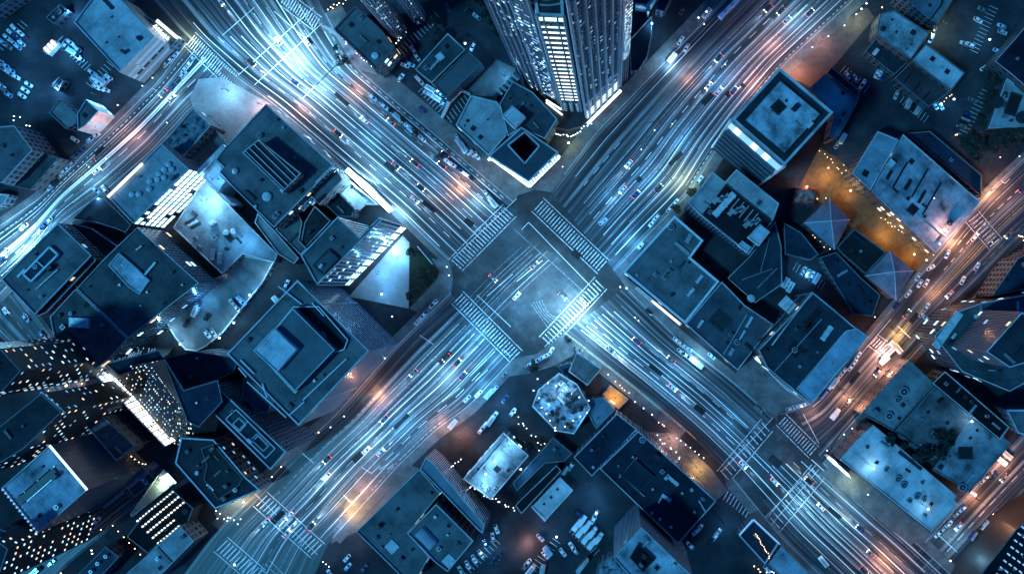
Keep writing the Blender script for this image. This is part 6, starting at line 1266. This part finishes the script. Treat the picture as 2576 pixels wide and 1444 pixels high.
for t in [
 # the avenues
 (700, 120, 'white', 60000, 'over the top left junction', 13), (640, 60, 'white', 18000, 'above the top crosswalk', 13), (765, 200, 'white', 22000, 'past the top left junction', 13), (740, 262, 'pink', 3500, 'by the big flat roof corner', 8), (530, 90, 'cool', 5000, 'at the left crosswalk', 10),
 (830, 150, 'cool', 4500, 'on the scrubby top sidewalk', 8), (880, 215, 'warm', 3500, 'on the avenue edge below the bulb wall', 8), (900, 330, 'cool', 8000, 'midway along the upper left avenue', 12), (905, 455, 'white', 30000, 'at the head of the white lit wall', 8), (985, 535, 'white', 12000, 'at the foot of the white lit wall', 9), (1080, 440, 'cool', 4000, 'in the verge of the upper left avenue', 11), (1150, 468, 'warm', 6000, 'beside the amber lit sidewalk', 7), (1185, 500, 'white', 7000, 'near the main crossing sidewalk', 9),
 (1350, 690, 'white', 17000, 'hung over the middle of the junction', 12), (1400, 700, 'cool', 9000, 'right of the junction middle', 12), (1300, 780, 'cool', 9000, 'lower in the junction', 12), (1400, 770, 'white', 20000, 'on the junction side of the near crosswalk', 11), (1460, 795, 'white', 24000, 'at the bright end of the near crosswalk', 8), (1270, 590, 'cool', 5000, 'by the upper left crosswalk', 10), (1545, 650, 'cool', 5000, 'at the right corner of the junction', 10),
 (1500, 850, 'white', 16000, 'at the head of the lower right avenue', 12), (1560, 880, 'cool', 6000, 'further down the lower right avenue', 11), (1760, 905, 'white', 7500, 'in the lit lay-by', 9), (1690, 960, 'cool', 5000, 'midway down the lower right avenue', 12), (1850, 1080, 'cool', 4500, 'before the lower junction', 12), (1935, 1190, 'cool', 6000, 'over the lower junction', 12), (2140, 1330, 'white', 9000, 'at the bottom of the lower right avenue', 13), (2040, 1300, 'white', 7000, 'past the lower junction', 12), (2250, 1440, 'warm', 6000, 'at the bottom edge of the avenue', 12),
 (1690, 150, 'white', 7000, 'at the lay-by beside the tower', 7), (1735, 180, 'warm', 3000, 'on the avenue beside the tower', 9), (1820, 170, 'cool', 8000, 'midway up the upper right avenue', 13), (1910, 190, 'pink', 7000, 'on the far side of the upper right avenue', 12), (2020, 18, 'white', 9000, 'at the top of the upper right avenue', 12), (1960, 90, 'pink', 6000, 'near the top of the upper right avenue', 12), (1720, 340, 'cool', 9000, 'over the upper right avenue near the louvred tower', 13), (1640, 440, 'cool', 9000, 'beside the long traffic signal arm', 12), (1720, 440, 'green', 8000, 'on the sidewalk near the blue roof', 11), (1540, 480, 'cool', 6000, 'over the upper right avenue near the junction', 12), (1590, 600, 'cool', 7000, 'by the white edged roof', 9), (1430, 360, 'green', 1600, 'by the tower forecourt', 7),
 (1180, 850, 'cool', 11000, 'at the head of the lower left avenue', 12), (1100, 960, 'white', 14000, 'midway down the lower left avenue', 13), (1230, 910, 'cool', 8000, 'at the near corner sidewalk', 10), (1200, 980, 'cool', 9000, 'over the bright service lane', 10), (985, 1080, 'cool', 13000, 'lower on the lower left avenue', 13), (885, 1130, 'white', 9000, 'before the bottom crossing', 13), (790, 1230, 'white', 6000, 'above the bottom crossing', 12), (935, 1000, 'warm', 6500, 'below the penthouse block', 8), (870, 1290, 'amber', 10000, 'by the kerb above the bottom crossing', 8), (905, 1240, 'pink', 4000, 'on the verge above the bottom crossing', 8), (660, 1320, 'cool', 2500, 'over the bottom crossing', 12), (590, 1420, 'cool', 1000, 'at the bottom edge crossing', 12), (848, 1328, 'cool', 2500, 'at the bottom crossing corner', 6),
 (1155, 1100, 'warm', 5500, 'in the dark lot by the slatted roof', 8), (1100, 1070, 'warm', 2500, 'at the dark lot corner', 8),
 # west street
 (20, 630, 'white', 60000, 'at the left picture edge', 11), (60, 560, 'cool', 6000, 'down the curved street', 11), (180, 440, 'white', 6000, 'midway along the curved street', 11), (290, 330, 'pink', 5500, 'at the bend of the curved street', 11), (390, 230, 'white', 6000, 'at the top of the curved street', 10), (480, 150, 'cool', 4500, 'beside the left crosswalk', 9), (243, 500, 'cool', 2500, 'by the tank roof building', 7),
 (650, 262, 'pink', 4000, 'over the pale forecourt', 8), (560, 225, 'white', 5500, 'at the rounded corner', 9),
 # upper left lots
 (168, 30, 'cool', 3800, 'beside the small lit hut', 6), (155, 130, 'cool', 4500, 'by the orange canopy', 8), (132, 222, 'cool', 4200, 'by the reddish kiosk', 6), (40, 200, 'cool', 4000, 'in the left edge lot', 8), (50, 90, 'cool', 3500, 'in the corner lot', 9), (235, 240, 'cool', 2500, 'below the warehouse bays', 9), (455, 90, 'green', 3000, 'at the sign building', 6), (240, 320, 'cool', 3500, 'outside the small lit office', 6), (330, 190, 'cool', 1800, 'beside the warehouse wall', 7),
 # court, plaza, deck
 (508, 505, 'white', 11000, 'in the bright rooftop court', 7, 8), (600, 600, 'cool', 3000, 'in the middle of the rooftop court', 7, 8), (500, 400, 'warm', 1500, 'in the striped passage', 6), (535, 452, 'cool', 2500, 'over the white annex', 8, 16),
 (985, 625, 'white', 9000, 'on the glowing triangular plaza', 6), (1000, 650, 'cool', 4000, 'mid plaza', 7), (950, 690, 'cool', 3500, 'low on the plaza', 7), (960, 740, 'cool', 1500, 'at the plaza foot', 6),
 (588, 812, 'white', 2200, 'on the right wall of the parking deck', 5, 4.6), (552, 850, 'white', 2200, 'low on the right wall of the parking deck', 5, 4.6), (453, 866, 'white', 2000, 'on the lower wall of the parking deck', 5, 4.6), (420, 833, 'white', 2400, 'at the left tip of the parking deck', 5, 4.6), (505, 757, 'cool', 3000, 'on the curved deck arm', 6, 4.6), (677, 692, 'white', 3200, 'at the top of the parking deck', 5, 4.6), (628, 742, 'cool', 2200, 'upper right wall of the parking deck', 5, 4.6), (497, 716, 'white', 2000, 'beside the dark complex', 5), (566, 695, 'cool', 2500, 'at the deck gate', 5),
 # bottom left
 (127, 925, 'warm', 1500, 'upper of three on the back street', 9), (145, 946, 'warm', 1500, 'middle of three on the back street', 9), (166, 970, 'warm', 1500, 'lower of three on the back street', 9), (226, 915, 'green', 2600, 'at the pale corner kerb', 7), (400, 1222, 'green', 1600, 'beside the narrow passage', 6), (580, 1270, 'green', 3200, 'on the corner terrace', 7), (612, 1262, 'amber', 1800, 'near the corner terrace', 6),
 # bottom middle
 (1412, 985, 'white', 4500, 'on the roof garden', 5, 12), (1375, 1020, 'cool', 3500, 'left on the roof garden', 5, 12), (1450, 1050, 'cool', 3000, 'low on the roof garden', 5, 12), (1440, 900, 'white', 3000, 'above the roof garden', 7),
 (1280, 1120, 'white', 2600, 'top of the bright blue court', 5, 11), (1245, 1160, 'white', 2200, 'second in the bright blue court', 5, 11), (1222, 1192, 'white', 2200, 'third in the bright blue court', 5, 11), (1215, 1228, 'white', 2600, 'bottom of the bright blue court', 5, 11),
 (1548, 1000, 'amber', 3200, 'in the amber yard', 7), (1760, 1185, 'amber', 4500, 'at the navy roof end', 7), (1690, 1110, 'pink', 3000, 'by the brown verge', 7), (1500, 940, 'amber', 1200, 'at the verge rail', 5), (1325, 1375, 'pink', 3200, 'in the red lit corner', 5),
 # right
 (2010, 175, 'warm', 4500, 'on the reddish sidewalk', 8), (2070, 95, 'pink', 2500, 'upper on the reddish sidewalk', 8), (2165, 40, 'green', 2500, 'at the top right corner', 8),
 (2085, 440, 'amber', 3000, 'at the head of the amber alley', 6), (2140, 480, 'amber', 1800, 'second in the amber alley', 6), (2235, 590, 'amber', 3600, 'third in the amber alley', 7), (2300, 640, 'amber', 1800, 'at the foot of the amber alley', 6), (2030, 470, 'pink', 1500, 'by the awning yard', 6),
 (2420, 605, 'warm', 8500, 'over the bend of the orange road', 9), (2520, 480, 'warm', 8000, 'at the right picture edge', 10), (2372, 735, 'warm', 2600, 'midway on the orange road', 10), (2275, 845, 'amber', 5500, 'above the ladder crossing', 8), (2230, 895, 'pink', 5000, 'among the white vans', 7), (2240, 940, 'warm', 7500, 'below the ladder crossing', 9), (2150, 1010, 'warm', 4000, 'lower on the orange road', 9), (2060, 1050, 'pink', 2500, 'at the lower junction corner', 9), (2385, 578, 'pink', 2500, 'on the slit roof corner', 4, 14),
 (2395, 780, 'white', 900, 'right of the orange road', 8), (2198, 1178, 'white', 1100, 'upper on the pale roof', 4, 14), (2335, 1280, 'white', 500, 'lower on the pale roof', 4, 14), (2100, 1165, 'white', 3500, 'at the lit glass front', 6), (2145, 1225, 'green', 2500, 'below the lit glass front', 7), (2445, 1060, 'white', 1000, 'on the far right roofs', 4, 12),
 (2545, 1180, 'warm', 5000, 'at the top of the corner road', 10), (2480, 1270, 'warm', 4500, 'midway on the corner road', 10), (2420, 1370, 'white', 3500, 'low on the corner road', 9), (2440, 1430, 'amber', 7000, 'at the bottom right corner', 9), (2545, 1290, 'pink', 2000, 'by the dotted block', 8),
 (1030, 20, 'cool', 2500, 'between the fluted towers', 8), (1170, 110, 'cool', 2200, 'behind the dark shed', 9), (1100, 230, 'cool', 2200, 'over the small upper lot', 9), (1270, 190, 'cool', 4500, 'on the blue ramp', 8), (1180, 330, 'cool', 1500, 'left of the angular roof', 8), (1370, 425, 'white', 2200, 'at the foot of the courtyard roof', 6), (1640, 60, 'cool', 1800, 'on the plinth right of the tower', 8),
 (2100, 260, 'cool', 1800, 'behind the louvred tower', 9), (2380, 60, 'green', 3500, 'in the upper right lot', 10), (2400, 250, 'cool', 1500, 'below the two vent roof', 10), (2490, 100, 'cool', 1500, 'beside the purple roof', 9), (2030, 690, 'cool', 2000, 'in the courtyard by the domed terrace', 8), (1480, 1230, 'cool', 2500, 'left of the navy roof', 9), (1400, 1350, 'cool', 2200, 'in the bottom middle lot', 9), (1500, 1290, 'cool', 2200, 'above the truck rows', 9), (1210, 1390, 'cool', 2200, 'beside the vaulted roof block', 9), (1830, 1330, 'cool', 2500, 'in the lot right of the navy roof', 9), (1310, 1180, 'cool', 1800, 'in the narrow yard', 8), (1250, 1020, 'cool', 3000, 'in the blue lot', 9),
]: lamp(*t)
# small lights: globe lights on short posts, set out in rows
GL = {}; NGL = [0]; REST = MB()
def globes(x0, y0, x1, y1, n, where, colr='cool', h=2.6, z0=0.0, r_=.42, jt=0.0):
    r_ *= .6; key = (colr, h, r_)
    if key not in GL and NGL[0] < 290:
        r = empty('post_light', (0, 0, 0)); m_ = MB(); m_.cyl((0, 0), .07, 0, h - r_ * .8, 6); a = m_.build('post', DMET, r)
        m_ = MB(); m_.sphere((0, 0, h), r_, 8, 5); c = m_.build('globe', LAMPC[colr][1], r, smooth=True); GL[key] = [r, [a, c], False]
    for i in range(n):
        if NGL[0] >= 290:
            t = 0 if n == 1 else i / (n - 1); p = P(x0 + (x1 - x0) * t + random.uniform(-jt, jt), y0 + (y1 - y0) * t + random.uniform(-jt, jt), z0)
            REST.cyl(p, .07, p.z, p.z + h - r_ * .8, 6, 2); REST.sphere((p.x, p.y, p.z + h), r_, 8, 5, {'cool': 0, 'red': 0}.get(colr, 1)); continue
        NGL[0] += 1; g = GL.get(key) or GL[next(iter(GL))]
        if g[2]:
            r = g[0].copy(); COL.objects.link(r)
            for q in g[1]: c = q.copy(); COL.objects.link(c); c.parent = r
        else: r = g[0]; g[2] = True
        t = 0 if n == 1 else i / (n - 1)
        p = P(x0 + (x1 - x0) * t + random.uniform(-jt, jt), y0 + (y1 - y0) * t + random.uniform(-jt, jt), z0)
        r.location = p
        w = {'cool': 'white', 'warm': 'orange', 'red': 'red', 'amber': 'yellow'}[colr]
        tag(r, '%s globe light %s' % (w, where) if n == 1 else '%s globe light, %s along %s' % (w, ordn(i, n), where), 'post light', 'globe lights along ' + where)
for t in [
 (946, 176, 1012, 100, 12, 'the dark wall below the fluted tower'), (830, 30, 870, 8, 8, 'the top left wall by the avenue', 'warm', 2.6, 0, .42, 4), (860, 92, 940, 172, 22, 'the bright facade sidewalk', 'cool', 2.2, 0, .4, 5), (868, 100, 925, 160, 7, 'the reddish facade edge', 'red', 2.0, 0, .3, 3),
 (1381, 318, 1400, 340, 4, 'the left of the tower forecourt'), (1404, 342, 1438, 346, 6, 'the front of the tower forecourt', 'cool', 2.6, 0, .45, 2), (1442, 344, 1490, 312, 9, 'the right of the tower forecourt', 'cool', 2.6, 0, .45, 3), (1334, 290, 1345, 275, 3, 'the step left of the forecourt'), (1756, 50, 1776, 35, 2, 'the top verge', 'cool', 2.6, 0, .6), (1770, 66, 1770, 66, 1, 'on the top verge below'), (1823, 167, 1823, 167, 1, 'beside the tower avenue'), (1690, 315, 1690, 315, 1, 'at the tower avenue kerb'), (1646, 331, 1646, 331, 1, 'near the courtyard roof'), (1583, 426, 1583, 426, 1, 'below the courtyard roof'), (1416, 422, 1416, 422, 1, 'in the dark sidewalk', 'warm'), (1613, 379, 1613, 379, 1, 'on the avenue lane'),
 (380, 720, 500, 700, 2, 'the dark complex corner'), (400, 643, 506, 746, 13, 'the terrace edge of the dark complex'), (356, 576, 392, 584, 4, 'the dark gap under the lit facade'), (253, 598, 283, 610, 6, 'the little yard of the skylight building', 'cool', 2.4, 0, .35, 3), (276, 607, 276, 607, 1, 'low in the little yard'), (22, 457, 60, 468, 4, 'the left edge office', 'cool', 2.4, 0, .3, 2), (45, 296, 60, 298, 2, 'the upper left office yard'), (44, 306, 44, 306, 1, 'by the upper left office'), (76, 319, 84, 320, 2, 'the office corner'),
 (250, 290, 250, 290, 1, 'by the small lit office roof'), (260, 298, 260, 298, 1, 'right of the small lit office'), (366, 220, 366, 220, 1, 'on the curved street kerb'), (391, 200, 391, 200, 1, 'higher on the curved street kerb'), (304, 268, 304, 268, 1, 'at the bend kerb'), (275, 402, 275, 402, 1, 'by the tank roof corner'), (427, 312, 427, 312, 1, 'at the mottled roof corner'), (293, 500, 293, 500, 1, 'under the tank roof wall'),
 (120, 972, 142, 990, 3, 'the back street kerb', 'warm', 2.6, 0, .35), (215, 963, 215, 963, 1, 'on a dark car-free patch', 'warm'), (69, 875, 125, 860, 2, 'the back street side'), (158, 847, 175, 862, 3, 'the rounded corner kerb', 'cool', 2.6, 0, .55), (359, 814, 392, 816, 3, 'the dark complex foot', 'cool', 2.4, 0, .4), (528, 926, 528, 926, 1, 'on the dark annex', 'amber'),
 (208, 1098, 225, 1115, 3, 'the dark block behind the ribbed roof', 'warm', 2.4, 0, .4), (290, 1195, 290, 1195, 1, 'at the ribbed roof corner', 'amber', 2.6, 0, .5), (275, 1138, 285, 1152, 3, 'the small roof foot', 'warm', 2.4, 0, .35), (322, 1142, 345, 1150, 5, 'the yard right of the small roof', 'warm', 2.4, 0, .38, 4), (358, 1160, 372, 1166, 3, 'the passage mouth', 'warm', 2.4, 0, .38, 2), (260, 1262, 260, 1262, 1, 'in the dark street', 'warm', 2.6, 0, .55), (291, 1318, 360, 1390, 6, 'the dark hall edge', 'warm', 2.4, 0, .4), (262, 1328, 262, 1328, 1, 'left of the dark hall', 'amber'), (146, 1334, 146, 1334, 1, 'below the ribbed roof', 'warm'), (78, 1352, 78, 1352, 1, 'under the ribbed roof tip', 'warm'), (174, 1292, 194, 1314, 9, 'the sparkling stair', 'cool', 1.6, 0, .3, 3), (238, 1380, 240, 1388, 2, 'the hut by the dark street', 'cool', 2.4, 0, .5), (162, 1437, 162, 1437, 1, 'at the bottom edge', 'warm', 2.6, 0, .55), (365, 1265, 365, 1265, 1, 'in the passage', 'amber'), (460, 1318, 460, 1318, 1, 'by the split grey roof', 'amber', 2.6, 0, .5), (490, 1355, 490, 1355, 1, 'right of the split grey roof', 'amber', 2.6, 0, .5), (474, 1335, 474, 1335, 1, 'above the split grey roof', 'warm'),
 (545, 1290, 605, 1310, 10, 'the corner terrace', 'cool', 2.2, 0, .42, 9), (667, 1221, 737, 1145, 4, 'the sidewalk below the twin skylights', 'warm', 3.0, 0, .5), (778, 1108, 807, 1085, 2, 'the sidewalk corner below the penthouse block', 'warm', 3.0, 0, .5), (836, 1072, 870, 1045, 2, 'the sidewalk under the penthouse block'), (972, 900, 972, 900, 1, 'right of the penthouse block'), (914, 786, 914, 786, 1, 'above the penthouse block'), (990, 796, 990, 796, 1, 'at the garden foot'),
 (1127, 672, 1132, 693, 2, 'the left junction corner', 'cool', 2.8, 0, .5), (1560, 722, 1576, 725, 2, 'the right junction corner', 'cool', 2.8, 0, .6), (1597, 798, 1606, 806, 2, 'the avenue lane by the white edged roof'), (1934, 868, 1934, 868, 1, 'at the big roof foot'), (1858, 918, 2015, 1020, 2, 'the wall foot of the plate roofs'),
 (1530, 941, 1548, 958, 2, 'the verge rail', 'warm', 2.4, 0, .42), (1560, 966, 1580, 986, 4, 'the amber yard rail', 'warm', 2.2, 0, .35, 3), (1597, 1009, 1640, 1041, 3, 'the brown verge', 'cool', 2.4, 0, .42), (1658, 1060, 1672, 1070, 3, 'the lower brown verge', 'warm', 2.2, 0, .35, 2), (1702, 1098, 1770, 1150, 7, 'the long verge rail', 'cool', 2.2, 0, .35, 2), (1655, 1095, 1712, 1150, 9, 'the brown verge scrub', 'cool', 1.8, 0, .4, 6),
 (1355, 952, 1480, 1010, 7, 'the upper edge of the roof garden', 'cool', 1.2, 12, .5, 4), (1345, 985, 1395, 1075, 6, 'the left edge of the roof garden', 'cool', 1.2, 12, .5, 4), (1400, 1084, 1478, 1035, 5, 'the lower edge of the roof garden', 'cool', 1.2, 12, .5, 4), (1300, 1040, 1380, 1150, 14, 'the path beside the roof garden', 'cool', 2.0, 0, .38, 8), (1180, 1220, 1300, 1280, 16, 'the passage under the screen wall', 'cool', 2.0, 0, .38, 5), (1135, 1178, 1160, 1155, 6, 'the path above the blue court', 'cool', 2.0, 0, .38, 3), (1290, 1125, 1370, 1110, 10, 'the yard by the roof garden', 'warm', 2.0, 0, .38, 8),
 (2062, 382, 2140, 460, 11, 'the alley stalls', 'amber', 2.0, 0, .3, 3), (2120, 420, 2200, 500, 11, 'the upper alley fence', 'warm', 2.0, 0, .3, 3), (2215, 550, 2345, 640, 20, 'the lower alley fence', 'amber', 2.0, 0, .34, 3), (2080, 425, 2080, 425, 1, 'at the alley head', 'amber', 3, 0, .5), (2150, 592, 2195, 625, 5, 'the tented house side', 'amber', 2.2, 0, .42, 5), (2053, 502, 2053, 502, 1, 'above the first tented house', 'amber'), (2095, 523, 2075, 500, 2, 'the tented roof tip', 'amber', 2, 0, .3), (2028, 582, 2085, 630, 6, 'the first tented house foot', 'warm', 2, 0, .28, 4), (2325, 655, 2330, 660, 1, 'at the amber alley foot', 'amber', 3, 0, .7),
 (2388, 1110, 2400, 1118, 1, 'on the far right roof', 'warm'), (2436, 514, 2436, 514, 1, 'at the slit roof end', 'cool', 3, 0, .7), (2360, 614, 2360, 614, 1, 'on the slit roof corner', 'cool', 2, 14, .7), (2346, 500, 2346, 500, 1, 'on the slit roof', 'cool', 2, 14, .4), (2442, 460, 2442, 460, 1, 'by the dark block at the right', 'cool', 3, 0, .6), (2510, 398, 2510, 398, 1, 'at the tree corner', 'amber'), (2558, 396, 2562, 404, 1, 'at the right edge by the road', 'red'), (2398, 340, 2424, 365, 7, 'the tree clump', 'warm', 2.2, 0, .42, 7), (2366, 262, 2390, 240, 5, 'the brown roof end', 'warm', 2, 0, .32, 2), (2214, 25, 2222, 52, 2, 'the top right verge', 'warm', 3, 0, .5), (2150, 42, 2175, 15, 3, 'the top right kerb', 'cool', 3, 0, .6), (2040, 124, 2120, 70, 3, 'the reddish sidewalk', 'cool', 3, 0, .5), (2197, 797, 2197, 797, 1, 'left of the orange road', 'red'), (2380, 842, 2400, 845, 1, 'right of the orange road'), (2360, 867, 2364, 872, 1, 'on the equipment roof', 'warm'), (2490, 610, 2490, 610, 1, 'on the crossing at right', 'warm'), (2534, 820, 2534, 820, 1, 'on the right stepped tower'), (2558, 590, 2574, 605, 6, 'the gold sign at the right edge', 'amber', 2, 0, .38, 4),
 (2110, 1172, 2110, 1172, 1, 'in the lower junction sidewalk'), (2077, 1130, 2077, 1130, 1, 'at the lower junction kerb'), (2120, 1090, 2140, 1075, 2, 'the kerb left of the pale roof'), (2180, 1240, 2190, 1245, 1, 'below the lit glass front'), (2558, 1262, 2572, 1240, 2, 'the corner road lights', 'warm', 3.5, 0, .9), (2545, 1293, 2545, 1293, 1, 'by the dotted block', 'warm', 3, 0, .7), (2385, 1405, 2392, 1410, 1, 'at the bottom right crossing', 'warm', 3, 0, .7),
 (1902, 1340, 1935, 1400, 14, 'the gold edge of the bottom kiosk', 'amber', 1.0, 10, .32, 2), (1898, 1418, 1908, 1432, 3, 'the kiosk foot', 'warm', 2.5, 0, .5, 3), (1925, 1432, 1980, 1444, 6, 'the kiosk garden', 'cool', 2, 0, .4, 4), (817, 1408, 832, 1420, 3, 'the red signal post', 'red', 2.6, 0, .38), (1065, 1242, 1078, 1232, 3, 'the flat roof kerb', 'warm', 2.2, 0, .4, 1), (975, 1348, 975, 1348, 1, 'at the flat roof corner', 'warm'), (1058, 1408, 1058, 1408, 1, 'by the white hatch', 'amber'),
]: globes(*t)

if REST.f: tag(REST.build('post_light_field', [BULBC, BULBW, DMET]), 'remaining small globe lights scattered through the blocks', 'post lights', kind='stuff')

for o in bpy.data.objects:
    if o.parent is None and 'label' in o.keys() and not 4 <= len(o['label'].split()) <= 16: print('LABEL', len(o['label'].split()), o.name, o['label'])
